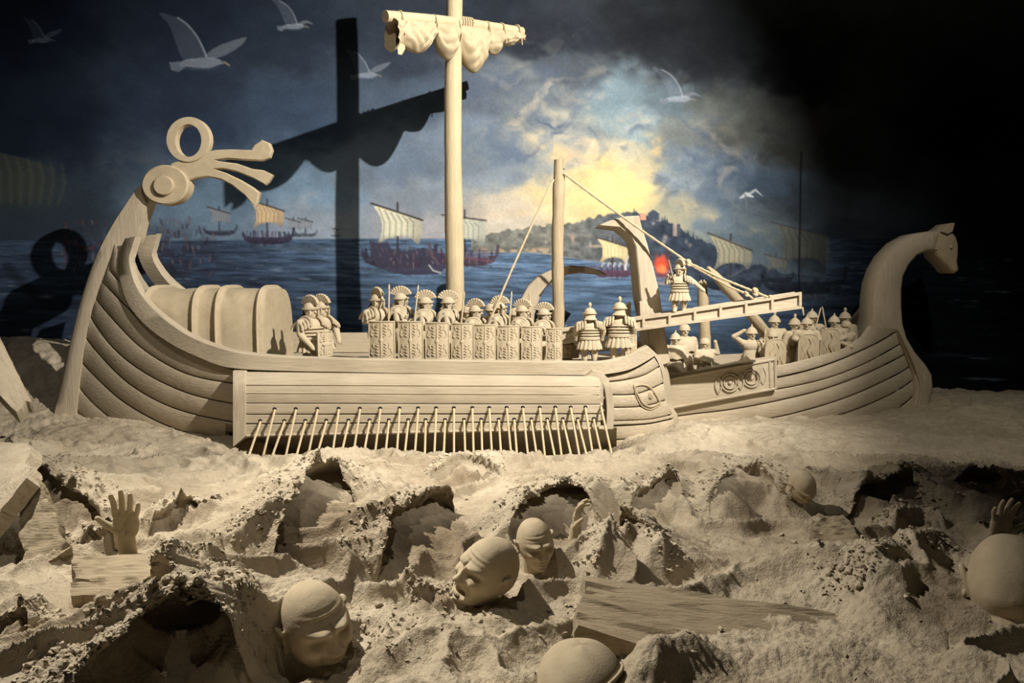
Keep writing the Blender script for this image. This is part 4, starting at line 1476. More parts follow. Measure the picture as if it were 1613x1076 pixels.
# walking boards and the far side
for j in range(4):
    d0 = BF + .030 + j * .0205
    mb = MB(); fr = []
    for x, f in ((886, .2), (1262, .2), (1262, .04), (886, .04)):
        q = P(x, top_l(x) + (bot_l(x) - top_l(x)) * f, BF + bsl(x))
        fr.append(Vector((q.x, d0 + bsl(x), q.z)))
    mb.hexa(fr, [q + Vector((0, .0195, 0)) for q in fr])
    mb.build('floor_board', 'hull', br)
mb = MB(); fr = []
for x, f in ((886, 1.0), (1262, 1.0), (1262, .0), (886, .0)):
    q = P(x, top_l(x) + (bot_l(x) - top_l(x)) * f, BF + bsl(x))
    fr.append(Vector((q.x, BK - .014 + bsl(x), q.z)))
mb.hexa(fr, [q + Vector((0, .014, 0)) for q in fr]); mb.build('far_side', 'hull', br)
# hook pin under the far end
pn = MB().tube([P(1264, 484, 4.70), P(1266, 497, 4.70)], [.006, .003], 6).build('spike', 'stick', br)

# ================================================================== HORSE-HEADED SHIP
RC = 5.62
ship2 = thing('horse_head_ship', 'carved sand ship with a horse-head prow on the right, boarded by the galley', 'ship', (P(1260, 690, RC).x, RC, -0.05))


def rdepth(x, y):
    # beam swells from the hidden stern, closes on the prow at the right
    xe = interp([(500, 1424), (540, 1420), (560, 1428), (590, 1440), (620, 1448), (650, 1450), (690, 1436), (730, 1420)], y)
    q = np.clip((xe - x) / 300.0, 0, 1)
    b = .36 * (1 - (1 - q) ** 2.2) ** .85
    yr2 = interp([(1060, 590), (1225, 575), (1330, 555), (1370, 520)], x)
    low = max(0.0, (y - yr2) / 140.0)
    return RC - .10 - b * (1 - .3 * low * low) + .03


z7 = lambda a, b: (1153 + a / 2.7587, 330 + b / 2.7587)
R = [
    [(1055, 588), (1100, 584), (1150, 580), z7(180, 680), z7(300, 655), z7(400, 630), z7(480, 605), z7(545, 565), z7(590, 505)],
    [(1055, 612), (1150, 603), z7(190, 728), z7(330, 697), z7(450, 658), z7(540, 620), z7(640, 572), z7(722, 522)],
    [(1055, 633), (1150, 622), z7(195, 781), z7(400, 736), z7(560, 677), z7(680, 614), z7(752, 570)],
    [(1055, 657), (1100, 651), z7(0, 868), z7(200, 830), z7(400, 780), z7(600, 705), z7(766, 622)],
    [(1055, 679), (1100, 675), z7(0, 935), z7(250, 890), z7(500, 815), z7(700, 725), z7(782, 676)],
    [(1055, 694), (1100, 692), z7(0, 985), z7(250, 945), z7(500, 882), z7(700, 797), z7(808, 724)],
    [(1055, 716), (1100, 714), z7(60, 1050), z7(380, 992), z7(550, 950), z7(700, 880), z7(818, 785)],
    [(1055, 736), (1100, 734), z7(60, 1100), z7(380, 1050), z7(560, 1010), z7(700, 950), z7(808, 858)],
    [(1055, 756), (1100, 754), z7(60, 1150), z7(380, 1105), z7(560, 1065), z7(690, 1010), z7(775, 940)],
]
strake('rail', R[0], R[1], rdepth, 'hull', ship2, 34, proud=.022, th=.06, gap=.6)
for i in range(1, 8):
    strake('plank', R[i], R[i + 1], rdepth, 'hull', ship2, 30)
rows = []
for (ux, uy), (lx, ly) in zip(resample(smooth_poly(R[0], 3), 50), resample(smooth_poly(R[8], 3), 50)):
    rows.append([P(ux + (lx - ux) * v, uy + (ly - uy) * v, rdepth(ux + (lx - ux) * v, uy + (ly - uy) * v) + .026) for v in (.03, .2, .4, .6, .8, 1)])
MB().grid(rows).build('hull_core', 'hull', ship2, smooth=60)
MB().grid([[Vector((q.x, 2 * RC - q.y, q.z + .03)) for q in r] for r in rows]).build('far_side', 'hull', ship2, smooth=60)
# stern half hidden behind the galley's bow: hull side carried on to the left
l0 = P(1060, 590, rdepth(1060, 590)); 
mb = MB(); rows = []
for t in np.linspace(0, 1, 14):
    x = 1062 - 230 * t
    d = RC - .10 - .33 * math.cos(t * 1.45) + .02
    yt = 590 - 6 * t - 60 * t ** 3
    a = P(x, yt, d); b = P(x, 690, d + .06)
    rows.append([a, (a + b) / 2, b])
mb.grid(rows); mb.grid([[Vector((q.x, 2 * RC - q.y, q.z)) for q in r] for r in rows]).build('stern_side', 'hull', ship2, smooth=60)
# deck
mb = MB()
a = P(900, 600, RC).x; b = P(1370, 600, RC).x
zr = P(1200, 600, 4.95).z
for j in range(5):
    mb = MB().box(((a + b) / 2, RC - .28 + .14 * j, zr - .03), (b - a - .55 * abs(j - 2), .135, .03)); mb.build('deck_plank', 'hull', ship2)

# prow: neck, head and bulb as one carved post
prow = [z7(*q) for q in [(575, 590), (600, 520), (612, 465), (615, 390), (625, 320), (645, 260), (680, 200), (735, 142), (800, 107), (860, 96), (905, 95), (900, 130), (893, 160), (888, 180), (850, 181), (810, 200), (775, 240), (750, 290),
                          (742, 350), (742, 420), (748, 500), (765, 560), (800, 620), (850, 680), (874, 720), (880, 775), (868, 835), (842, 890), (815, 945), (770, 1040), (690, 1040), (740, 950), (790, 850), (800, 780), (790, 700), (750, 600), (715, 530), (640, 575)]]
prow_s = smooth_poly(prow[:9], 3) + prow[9:15] + smooth_poly(prow[15:30], 3) + prow[30:]
MB().extrude(prow, RC - .13, RC + .11, bev=.022).build('prow_post', 'post', ship2, smooth=50)
hd = [z7(*q) for q in [(860, 94), (905, 93), (932, 76), (952, 60), (973, 57), (968, 80), (960, 98), (978, 118), (988, 150), (988, 190), (984, 228), (991, 258), (986, 270), (972, 278), (955, 269), (936, 242), (912, 220), (897, 205), (890, 182), (862, 182)]]
hh = MB().extrude(hd, RC - .115, RC + .095, bev=.018).build('horse_head', 'smooth', ship2, smooth=50)
e = P(*z7(953, 163), RC - .12)
MB().ell(e, (.012, .010, .014)).build('eye', 'smooth', hh)
MB().extrude([z7(*q) for q in [(912, 96), (935, 72), (956, 58), (970, 62), (962, 96), (940, 108)]], RC - .135, RC - .09, bev=.006).build('ear', 'smooth', hh)
# second gunwale sweeping up behind the neck
fs_ = resample(smooth_poly([z7(180, 640), z7(330, 610), z7(440, 560), z7(520, 480), z7(570, 420), z7(605, 340), z7(630, 250)], 4), 30)
fl2 = resample(smooth_poly([z7(180, 700), z7(330, 680), z7(450, 640), z7(560, 560), z7(600, 490), z7(625, 400), z7(650, 290)], 4), 30)
rows = []
for k, ((x1, y1), (x2, y2)) in enumerate(zip(fs_, fl2)):
    d = RC + .42 * math.cos(k / 29 * 1.35)
    rows.append([P(x1, y1, d), P(x2, y2, d), P(x2, y2, d) + Vector((0, .05, 0)), P(x1, y1, d) + Vector((0, .05, 0))])
MB().grid(rows, closev=True).build('far_rail', 'post', ship2, smooth=50)
# bow crease beside the planks
MB().tube([P(x, y, RC - .135) for x, y in smooth_poly([z7(725, 520), z7(745, 560), z7(772, 620), z7(800, 690), z7(822, 770), z7(812, 850), z7(780, 940)], 4)], .010, 6).build('edge_bead', 'post', ship2)

# carved panel with two rosettes
pd = lambda x, y: rdepth(min(x, 1200), y) - .030
pc = [(1056, 594), (1110, 583), (1165, 571), (1224, 562), (1224, 613), (1165, 625), (1110, 635), (1056, 645)]
mb = MB()
fr = [P(x, y, pd(x, y)) for x, y in pc[::-1]]
mb.hexa(fr, [q + Vector((0, .08, 0)) for q in fr])
pan = mb.build('carved_panel', 'hull', ship2)
for (a, b) in (((1056, 596), (1222, 565)), ((1056, 642), (1222, 611))):
    MB().tube([P(a[0] + (b[0] - a[0]) * t, a[1] + (b[1] - a[1]) * t + 1.0, pd(a[0] + (b[0] - a[0]) * t, a[1] + (b[1] - a[1]) * t) - .004) for t in np.linspace(0, 1, 8)], .010, 6).build('frame', 'hull', pan)
MB().tube([P(1212, 567, pd(1212, 567) - .004), P(1214, 612, pd(1212, 612) - .004)], .008, 6).build('frame', 'hull', pan)
MB().tube([P(1221, 564, pd(1221, 567) - .004), P(1222, 612, pd(1221, 612) - .004)], .010, 6).build('frame', 'hull', pan)
for (cx, cy) in ((1150, 603), (1184, 596)):
    ro = MB()
    for r, w_ in ((14, .006), (9.5, .005)):
        ro.tube([P(cx + r * math.cos(a), cy + r * math.sin(a), pd(cx, cy) - .004) for a in np.linspace(0, 2 * math.pi, 25)], w_, 6, caps=False)
    ro.ell(P(cx, cy, pd(cx, cy) - .002), (.014, .010, .014))
    ro.build('rosette', 'hull', pan)
for cx, cy in ((1167, 600), (1202, 592), (1132, 607)):
    lf = MB()
    for sgn in (-1, 1):
        lf.tube([P(cx + sgn * 5 * math.sin(t * 3.14), cy - 14 + 28 * t, pd(cx, cy) - .003) for t in np.linspace(0, 1, 9)], [.002, .005, .006, .006, .006, .006, .006, .005, .002], 6)
    lf.build('leaf_relief', 'hull', pan)

# curled stern post showing behind the galley
arch = [(800, 540), (808, 505), (820, 472), (832, 450), (850, 434), (872, 424), (898, 418), (925, 420), (945, 426), (957, 433), (940, 432), (915, 430), (893, 433), (874, 441), (860, 453), (850, 470), (842, 495), (838, 540)]
MB().extrude(arch, RC - .10, RC + .14, bev=.008).build('stern_post', 'post', ship2, smooth=40)

# broken mast stump and fallen spar on its deck
mb = MB()
a = P(1113, 575, 5.50); b = P(1106, 447, 5.50)
mb.tube([a + (b - a) * t for t in np.linspace(0, 1, 10)], [.040 + .004 * math.sin(3 * k) for k in range(9)] + [.036], 12, wob=.08, seed=3)
for k in range(4):
    q = b + Vector((.022 * math.cos(k * 1.7), .022 * math.sin(k * 1.7), -.01)); mb.tube([q, q + Vector((0, 0, .03 + .01 * (k % 2)))], [.016, .004], 6)
o = mb.build('mast_stump', 'oldlog', None)
tag(o, 'broken-topped mast stump rising behind the boarding bridge', 'mast stump')
mb = MB()
a = P(1115, 421, 5.34); b = P(1222, 540, 5.56)
mb.tube([a + (b - a) * t for t in np.linspace(0, 1, 12)], [.012, .028, .034] + [.038 + .003 * math.sin(4 * k) for k in range(9)], 10, wob=.1, seed=9)
o = mb.build('fallen_spar', 'oldlog', None)
tag(o, 'fallen splintered spar leaning diagonally behind the boarding bridge', 'spar')

# ================================================================== CARVED SOLDIERS
# local units: 100 = body height, facing -Y; the root Empty carries the scale
VOX = 1.2
HS = 0.78          # heads of the figures are small for their broad bodies


def limb(mb, pts, rads):
    for i in range(len(pts) - 1):
        mb.cone(pts[i], rads[i], pts[i + 1], rads[i + 1], 10)


ARM_DOWN = lambda s: [(s * 16, 0, 66), (s * 20, 1, 53), (s * 18, -5, 42)]
ARM_FRONT = lambda s: [(s * 16, 0, 66), (s * 20, -2, 53), (s * 11, -12, 50)]


def body_mesh(larm=None, rarm=None, legs=True, beard=False, robe=False, stride=0.0, headturn=0.0, fallen=False):
    mb = MB()
    if legs:
        for s in (-1, 1):
            y = stride * s
            limb(mb, [(s * 7, 0, 34), (s * 7.5, -1 + y * .5, 18), (s * 7.5, 1 + y, 4)], [8, 6, 4.2])
            mb.cone((s * 7.5, 1 + y, 3), 3.6, (s * 8.2, -7 + y, 2.4), 3.0, 10)
    if robe:
        mb.lathe([(17, 0), (17.5, 8), (16, 25), (13.5, 44), (12, 52)], 18, sy=.72)
    mb.ell((0, 0, 37), (13, 9.8, 10))
    mb.ell((0, 0, 47), (12.6, 9.4, 13))
    mb.ell((0, -.5, 60), (15.6, 10.6, 12.5))
    for s, arm in ((-1, rarm), (1, larm)):
        mb.ell((s * 14, 0, 65), (7, 7, 7))
        a = arm if arm is not None else ARM_DOWN(s)
        limb(mb, a, [6.0, 4.9, 3.6])
        h = Vector(a[2]); d = (h - Vector(a[1])).normalized()
        mb.ell(h + d * 3, (3.8, 3.8, 3.8))
        # knuckles and thumb
        sd_ = d.cross(Vector((0, 0, 1)));
        sd_ = sd_.normalized() if sd_.length > 1e-3 else Vector((1, 0, 0))
        mb.cone(h + d * 2 + sd_ * 2.5, 1.4, h + d * 5.5 + sd_ * 3.0, 1.2, 8)
        for k in (-1.2, .4, 1.8):
            mb.cone(h + d * 4 - sd_ * k, 1.5, h + d * 7 - sd_ * k * 1.2, 1.3, 8)
    mb.cone((0, 0, 68), 6.4, (0, 0, 78), 5.2, 12)
    R_ = Matrix.Rotation(headturn, 3, 'Z')
    hs = HS
    T = lambda x, y, z: tuple(R_ @ Vector((x * hs, y * hs, 0)) + Vector((0, 0, 72 + (z - 72) * hs)))
    E = lambda c, r: mb.ell(T(*c), tuple(q * hs for q in r), rot=R_)
    E((0, 0, 87), (9.6, 10.6, 12))
    E((0, -3.6, 79.5), (7, 6.6, 6))
    mb.cone(T(0, -10.2, 88), 1.6 * hs, T(0, -13.2, 83.0), 2.3 * hs, 8)
    mb.cone(T(-4.8, -8.9, 90), 1.6 * hs, T(4.8, -8.9, 90), 1.6 * hs, 8)
    for s in (-1, 1):
        E((s * 3.8, -8.8, 86.8), (1.9, 1.6, 1.4))
        E((s * 5.6, -7.2, 82.8), (2.4, 2.2, 2.4))
        E((s * 9.8, 1, 86), (1.6, 2.4, 3.6))
    E((0, -9.6, 79.8), (3.2, 1.6, 1.2))
    E((0, -9.0, 77.4), (3.2, 1.8, 1.3))
    E((0, -8.2, 74.6), (3.2, 2.6, 2.4))
    if beard:
        E((0, -7.4, 74), (6.4, 5, 6))
    return remeshed(mb, 'body', VOX, 2, 'figure')


BODY = {}


def get_body(key, **kw):
    if key not in BODY:
        BODY[key] = body_mesh(**kw)
    return BODY[key]


SH = {}


def shared(key, fn):
    if key not in SH:
        SH[key] = fn()
    return SH[key]


def m_dome():
    mb = MB()
    mb.lathe([(11.6, -1), (12.2, 1), (11.6, 5), (9.6, 9.5), (6.2, 12.6), (2.4, 13.9), (.5, 14.1)], 20, (0, 0, 88), 1, 1.08)
    return mb.mesh('helmet', smooth=50)


def m_brim():
    mb = MB()
    mb.tube([(12.6 * math.cos(a), 13.6 * math.sin(a), 89.5) for a in np.linspace(0, 2 * math.pi, 25)], 1.5, 7, caps=False)
    mb.tube([(9.5 * math.cos(a), -1.5 + 13.2 * math.sin(a), 91.5) for a in np.linspace(math.pi * 1.12, math.pi * 1.88, 13)], 1.5, 7)
    # neck guard
    rows = [[(r * math.cos(a), r * math.sin(a) * 1.05, z) for a in np.linspace(math.pi * .2, math.pi * .8, 9)] for r, z in ((11.5, 88), (12.2, 80), (15.5, 76.5), (15, 75), (11, 79), (10.6, 88))]
    mb.grid(rows, closeu=True)
    return mb.mesh('brim', smooth=50)


def m_cheek(s):
    mb = MB()
    o = [(-2.5, 88), (-9.5, 88), (-10.5, 83), (-9.5, 77), (-5.5, 74), (-1.5, 77), (-.5, 83)]
    mb.hexa([(s * (10.6 - .10 * abs(y + 2) ** 1.3 * .6), y, z) for y, z in o], [(s * (8.0 - .10 * abs(y + 2) ** 1.3 * .6), y, z) for y, z in o])
    return mb.mesh('cheek_guard', smooth=40)


def m_crest():
    mb = MB()
    n = 21; rows = []
    for k in range(n):
        a = math.radians(14 + 152 * k / (n - 1))
        r1 = 21.5 + (0.6 if k % 2 else -.4)
        w = 3.6 if k % 2 else 2.9
        ca, sa = -math.cos(a), math.sin(a)
        y = lambda r: ca * r; z = lambda r: 94 + sa * r
        rows.append([(-w * .7, y(5), z(5)), (-w, y(10), z(10)), (-w * .9, y(r1 - 1), z(r1 - 1)), (0, y(r1 + .6), z(r1 + .6)), (w * .9, y(r1 - 1), z(r1 - 1)), (w, y(10), z(10)), (w * .7, y(5), z(5))])
    mb.grid(rows, closev=True)
    mb.f.append(tuple(range(7))); mb.f.append(tuple((n - 1) * 7 + j for j in range(6, -1, -1)))
    return mb.mesh('crest', smooth=25)


def m_plume():
    mb = MB()
    mb.lathe([(2.2, 100), (2.0, 104), (3.2, 106), (3.4, 109), (2.8, 112), (1.2, 114)], 12, (0, 0, 0))
    return mb.mesh('plume', smooth=50)


def m_cone():
    mb = MB()
    mb.lathe([(12.8, 86.5), (13.6, 88), (12.2, 89.5), (11.4, 93), (9.2, 97.5), (6, 101), (3, 103.6), (1.7, 105), (1.9, 106.5), (1.0, 109), (.3, 110.5)], 20, (0, 0, 0), 1, 1.07)
    return mb.mesh('helmet', smooth=35)


def m_round():
    mb = MB()
    mb.lathe([(12.6, 87), (13.0, 89), (11.9, 90), (11.5, 94), (9.4, 98.5), (5.8, 101.4), (1.5, 102.6)], 20, (0, 0, 0), 1, 1.07)
    return mb.mesh('helmet', smooth=40)


def m_shoulder(s, i):
    mb = MB()
    x = s * (8.0 + 4.0 * i); r = 12.4 - .8 * i; zc = 63.5 - 2.3 * i
    mb.tube([(x + s * 1.2 * (1 - math.sin(a)), -math.cos(a) * r, zc + math.sin(a) * (r * .85)) for a in np.linspace(-.15, math.pi + .15, 15)], 2.4, 8, flat=.75)
    return mb.mesh('shoulder_plate', smooth=50)


def m_bands():
    mb = MB()
    for z, rx, ry in ((43, 13.6, 10.6), (48, 13.6, 10.6), (53, 14.4, 11.0), (58, 15.6, 11.4)):
        mb.tube([(rx * math.cos(a), ry * math.sin(a), z) for a in np.linspace(0, 2 * math.pi, 25)], 2.5, 8, caps=False, flat=.85)
    return mb.mesh('cuirass', smooth=50)


def m_belt():
    mb = MB()
    mb.tube([(14.2 * math.cos(a), 11.2 * math.sin(a), 41) for a in np.linspace(0, 2 * math.pi, 25)], 2.0, 8, caps=False)
    return mb.mesh('belt', smooth=50)


def m_skirt():
    mb = MB()
    n = 15
    for k in range(n):
        a0 = 2 * math.pi * (k + .04) / n; a1 = 2 * math.pi * (k + .96) / n; am = (a0 + a1) / 2
        rows = []
        for z, r in ((42, 13.2), (34, 15.8), (27, 18.2), (24, 18.6)):
            row = []
            for a, dr in ((a0, -.4), (am, 1.3), (a1, -.4)):
                zz = z - (1.6 if (z == 24 and a == am) else 0)
                row.append(((r + dr) * math.cos(a), (r + dr) * .8 * math.sin(a), zz))
            rows.append(row)
        inner = [[(q[0] * .86, q[1] * .86, q[2]) for q in r] for r in rows]
        mb.grid(rows); mb.grid(inner)
        mb.grid([rows[-1], inner[-1]]); mb.grid([[r[0] for r in rows], [r[0] for r in inner]]); mb.grid([[r[2] for r in rows], [r[2] for r in inner]])
    return mb.mesh('skirt', smooth=50)


def m_strap():
    mb = MB()
    mb.tube([(-13 * math.cos(a) , 11.8 * math.sin(a) + 0, 56 + 11 * math.cos(a)) for a in np.linspace(0, math.pi, 13)], 1.5, 6, flat=.5)
    return mb.mesh('strap', smooth=50)


def m_cloak():
    mb = MB(); rows = []
    for z, r in ((72, 8.5), (69, 14), (62, 19.5), (52, 21), (44, 20)):
        rows.append([((r + .9 * math.sin(k * 2.4)) * math.cos(2 * math.pi * k / 26), (r + .9 * math.sin(k * 2.4)) * .72 * math.sin(2 * math.pi * k / 26), z - (1.5 * math.cos(k * 1.9) if z == 44 else 0)) for k in range(26)])
    rows += [[(q[0] * .88, q[1] * .88, q[2]) for q in r] for r in rows[::-1]]
    mb.grid(rows, closeu=True, closev=True)
    return mb.mesh('cloak', smooth=60)


def figure(label, px, py, depth, yaw, hpx, helmet='crest', body='std', group=None, head=0.0, tilt=0.0, lean=0.0, skirt=False, bands=False, cloak=False, strap=False, shoulders=True, **kw):
    """px, py: helmet-rim pixel of the figure; hpx: body height in pixels"""
    sc = hpx * PX(depth) / 100.0
    top = P(px, py, depth)
    root = thing('soldier_figure', label, 'statue', (top.x, depth, top.z - (72 + 17 * HS) * sc), math.radians(yaw), sc, group)
    root.scale = (sc * 1.16, sc * 1.12, sc)
    root.rotation_euler = (math.radians(lean), math.radians(tilt), math.radians(yaw))
    link('body', get_body(body, **kw), None, root)
    ht = Matrix.Rotation(head, 4, 'Z')

    def pc(name, key, fn, turn=False):
        me = shared(key, fn)
        o = link(name, me, 'figure', root)
        if turn:
            o.rotation_euler = (0, 0, head); o.scale = (HS,) * 3; o.location = (0, 0, 72 * (1 - HS))
        return o
    if helmet in ('crest', 'plume'):
        h = pc('helmet', 'dome', m_dome, True)
        for nm, key, fn in (('brim', 'brim', m_brim), ('cheek_guard', 'ck1', lambda: m_cheek(1)), ('cheek_guard', 'ck-1', lambda: m_cheek(-1)),
                            ('crest', 'crest', m_crest) if helmet == 'crest' else ('plume', 'plume', m_plume)):
            link(nm, shared(key, fn), 'figure', h)
    elif helmet == 'cone':
        pc('helmet', 'cone', m_cone, True)
    elif helmet == 'coneplume':
        h = pc('helmet', 'cone', m_cone, True); link('plume', shared('plume', m_plume), 'figure', h)
    elif helmet == 'round':
        pc('helmet', 'round', m_round, True)
    if shoulders:
        for s in (-1, 1):
            for i in range(4):
                pc('shoulder_plate', 'sh%d%d' % (s, i), lambda: m_shoulder(s, i))
    if bands: pc('cuirass', 'bands', m_bands); pc('belt', 'belt', m_belt)
    if skirt: pc('skirt', 'skirt', m_skirt)
    if cloak: pc('cloak', 'cloak', m_cloak)
    if strap: pc('strap', 'strap', m_strap)
    return root


ROW = 'legionaries lined up behind the shields'
row_px = [(594, 473), (631, 471), (670, 477), (706, 477), (749, 490), (787, 485), (823, 490), (857, 495)]
row_yaw = [40, 78, 80, 85, 70, 72, 62, 68]
desc = ['with its crest seen end on', 'between the two leftmost spears', 'right of the second spear', 'right in front of the tall mast',
        'bowed, right of the mast', 'beside the slack rope', 'with a hand raised behind its helmet', 'nearest the log pole']
for i, ((x, y), yw, d) in enumerate(zip(row_px, row_yaw, desc)):
    figure('%s crested soldier from the left behind the shields, %s' % (ORD[i], d), x, y, 4.82 + .02 * (i % 2), yw, 100 - 1.2 * i, 'crest', 'row', ROW, head=math.radians(-8 if i == 4 else 0), legs=True,
           larm=ARM_FRONT(1), rarm=ARM_FRONT(-1))
# second rank, mostly hidden
for (x, y, yw, lb) in [(737, 490, 30, 'round-helmeted figure in the second rank, peeping out left of the bowed soldier'), (774, 487, 30, 'round-helmeted figure in the second rank, behind the slack rope'),
                       (812, 494, 10, 'round-helmeted figure in the second rank, left of the seventh legionary')]:
    figure(lb, x, y + 1, 5.0, yw, 98, 'round', 'row', ROW)
# pair on the stern deck
figure('helmeted soldier figure with arm lowered, front one of the pair beside the canopy', 489, 487, 4.72, 55, 108, 'crest', 'pair', None, skirt=True, bands=True,
       larm=[(16, 0, 66), (19, -6, 52), (10, -14, 46)], rarm=[(-16, 0, 66), (-20, -5, 49), (-11, -14, 32)])
figure('soldier figure half hidden behind its mate beside the canopy', 506, 485, 4.86, 60, 106, 'crest', 'pair2', None, skirt=True,
       larm=[(16, 0, 66), (20, -6, 52), (16, -14, 38)], rarm=ARM_DOWN(-1))
# guards on the bow, seen from behind
figure('soldier figure seen from behind on the bow, left of its taller mate', 929, 494, 4.675, 185, 90, 'plume', 'guard', None, skirt=True, bands=True, larm=[(16, 0, 66), (21, 0, 54), (20, -4, 42)], rarm=[(-16, 0, 66), (-21, 0, 54), (-20, -4, 42)])
figure('taller soldier figure seen from behind on the bow, with a shoulder strap', 976, 486, 4.685, 170, 98, 'plume', 'guard2', None, skirt=True, bands=True, strap=True, larm=[(16, 0, 66), (21, -3, 56), (16, -12, 52)], rarm=[(-16, 0, 66), (-21, -1, 54), (-20, -5, 43)])
figure('crouching soldier figure between the log pole and the bow guards, mostly hidden', 893, 530, 5.0, 60, 84, 'round', 'crouch', None, larm=[(16, 0, 66), (20, -10, 62), (16, -24, 62)], rarm=ARM_FRONT(-1))
# officer on the boarding bridge
figure('officer figure standing on the boarding bridge with a raised sword', 1071, 424, 4.775, -12, 79, 'crest', 'officer', None, skirt=True, bands=True, head=math.radians(28), stride=4,
       rarm=[(-15, 0, 66), (-21, -3, 58), (-19, -9, 70)], larm=[(15, 0, 66), (25, -3, 58), (37, -6, 46)])
sw = MB()
a = P(1060.5, 440, 4.735); b = P(1053, 410, 4.725)
sw.tube([a, a * .5 + b * .5, b], [.009, .011, .007], 8, flat=.5)
tag(sw.build('sword', 'figure', None), 'short blunt sword raised by the officer on the bridge', 'sword')

# crew of the horse-headed ship
CREW = 'defenders on the horse-headed ship'
def crew(label, x, y, d, yaw, h, hel, body='crew', **kw):
    return figure(label, x, y, d, yaw, h * .84, hel, body, CREW, shoulders=False, **kw)
crew('pointed-helmet figure under the bridge, leftmost on the horse-headed ship', 1064, 533, 5.30, -5, 92, 'cone', cloak=True, robe=True)
crew('round-capped figure standing behind the leftmost pointed helmet', 1078, 519, 5.50, 5, 98, 'round', cloak=True, robe=True)
crew('cloaked figure lifting its hand beside the mast stump', 1110, 540, 5.29, 22, 88, 'round', 'reach', cloak=True, robe=True, larm=[(16, 0, 66), (27, -3, 62), (20, -6, 84)], rarm=ARM_FRONT(-1))
crew('bent figure with bowed pointed helmet behind the carved panel', 1172, 560, 5.29, -10, 70, 'cone', 'crew', lean=28, cloak=True, robe=True)
crew('pointed-helmet figure raising a bent arm to its brow', 1184, 524, 5.42, 0, 96, 'cone', 'brow', robe=True, rarm=[(-16, 0, 66), (-31, -4, 78), (-18, -8, 88)], larm=ARM_DOWN(1))
crew('bearded round-helmet figure behind the leftmost arched shield', 1217, 529, 5.34, -12, 92, 'round', 'bearded', robe=True, beard=True, larm=ARM_FRONT(1), rarm=ARM_FRONT(-1), cloak=True)
crew('plumed figure whose plume just touches the bridge underside', 1220, 506, 5.55, 0, 98, 'coneplume', cloak=True, robe=True)
crew('plumed figure looking aside under the end of the bridge', 1252, 510, 5.50, 25, 96, 'coneplume', cloak=True, robe=True)
crew('pointed-helmet figure behind the middle arched shield', 1271, 509, 5.36, -18, 94, 'cone', 'shieldman', robe=True, larm=ARM_FRONT(1), rarm=ARM_FRONT(-1))
crew('pointed-helmet figure between the middle shield and the crossed spears', 1279, 499, 5.54, 8, 96, 'cone', 'spearman', robe=True, larm=[(16, 0, 66), (24, -4, 60), (34, -8, 54)], rarm=ARM_DOWN(-1))
crew('pointed-helmet figure behind the rightmost arched shield', 1314, 506, 5.42, -14, 92, 'cone', 'shieldman', robe=True)
crew('plumed figure at the back, nearest the horse neck', 1331, 500, 5.60, 5, 94, 'coneplume', cloak=True, robe=True)
crew('round-capped figure leaning an arm on the rail next to the prow', 1333, 513, 5.42, 15, 88, 'round', 'leaner', robe=True, larm=ARM_DOWN(1), rarm=[(-16, 0, 66), (-19, -8, 52), (-8, -20, 44)])


# ---------------------------------------------------------------- rectangular shields of the row
def scutum(x0, x1, y0, y1, depth, i, label):
    cx = (x0 + x1) / 2
    b = P(cx, y1, depth); t = P(cx, y0, depth)
    w = (x1 - x0) * PX(depth); h = t.z - b.z
    yaw = math.radians(-6 + 2 * i)
    root = thing('rectangular_shield', label, 'shield', (b.x, depth, b.z), yaw, 1.0, 'rectangular shields along the rail of the front galley')
    cv = .018
    pt = lambda u, z, o: Vector((u * w / 2, -cv * (1 - u * u) - o + cv, z * h))
    mb = MB(); rows = []
    us = np.linspace(-1, 1, 9)
    fr = [[pt(u, z, 0) for u in us] for z in (0, .33, .66, 1)]
    bk = [[pt(u, z, -.022) for u in us] for z in (1, .66, .33, 0)]
    mb.grid(fr + bk, closeu=True)
    n = len(us)
    mb.f.append(tuple(k * n for k in range(8))); mb.f.append(tuple(k * n + n - 1 for k in range(7, -1, -1)))
    mb.build('panel', 'figure', root, smooth=35, local=True)
    rim = MB()
    path = [pt(u, .015, .001) for u in us] + [pt(1, z, .001) for z in (.3, .6, .985)] + [pt(u, .985, .001) for u in us[::-1]] + [pt(-1, z, .001) for z in (.6, .3, .015)]
    rim.tube(path, .0042, 5)
    rim.build('rim', 'figure', root, local=True)
    sp = MB().tube([pt(0, z, .001) for z in (.04, .3, .5, .7, .96)], [.003, .004, .006, .004, .003], 6)
    sp.build('spine', 'figure', root, local=True)
    bo = MB(); bo.ell(pt(0, .5, .001), (.012, .006, .016)); bo.build('boss', 'figure', root, local=True)
    rs_ = random.Random(40 + i)
    for sx in (-1, 1):
        for half in (0, 1):
            z0, z1 = (.10, .42) if half == 0 else (.60, .92)
            lz = MB()
            lz.tube([pt(sx * (.33 + .11 * (1 if k % 2 else -1) + rs_.uniform(-.03, .03)), z0 + (z1 - z0) * k / 8, .002) for k in range(9)], .0036, 5)
            lz.tube([pt(sx * (.70 + .05 * (1 if k % 2 else -1) + .12 * math.sin(k)), z0 + (z1 - z0) * k / 6, .001) for k in range(7)], .0035, 5)
            lz.build('lightning_relief', 'figure', root, local=True)
    return root


shx = [(580, 621, 506, 566), (627, 666, 506, 567), (670, 707, 508, 567), (711, 745, 509, 568), (747, 781, 511, 568), (784, 818, 513, 569), (822, 854, 514, 569), (861, 886, 517, 569)]
for i, (a, b, c, d) in enumerate(shx):
    scutum(a, b, c, d, 4.625, i, '%s carved rectangular shield from the left, standing along the rail of the galley' % ORD[i])
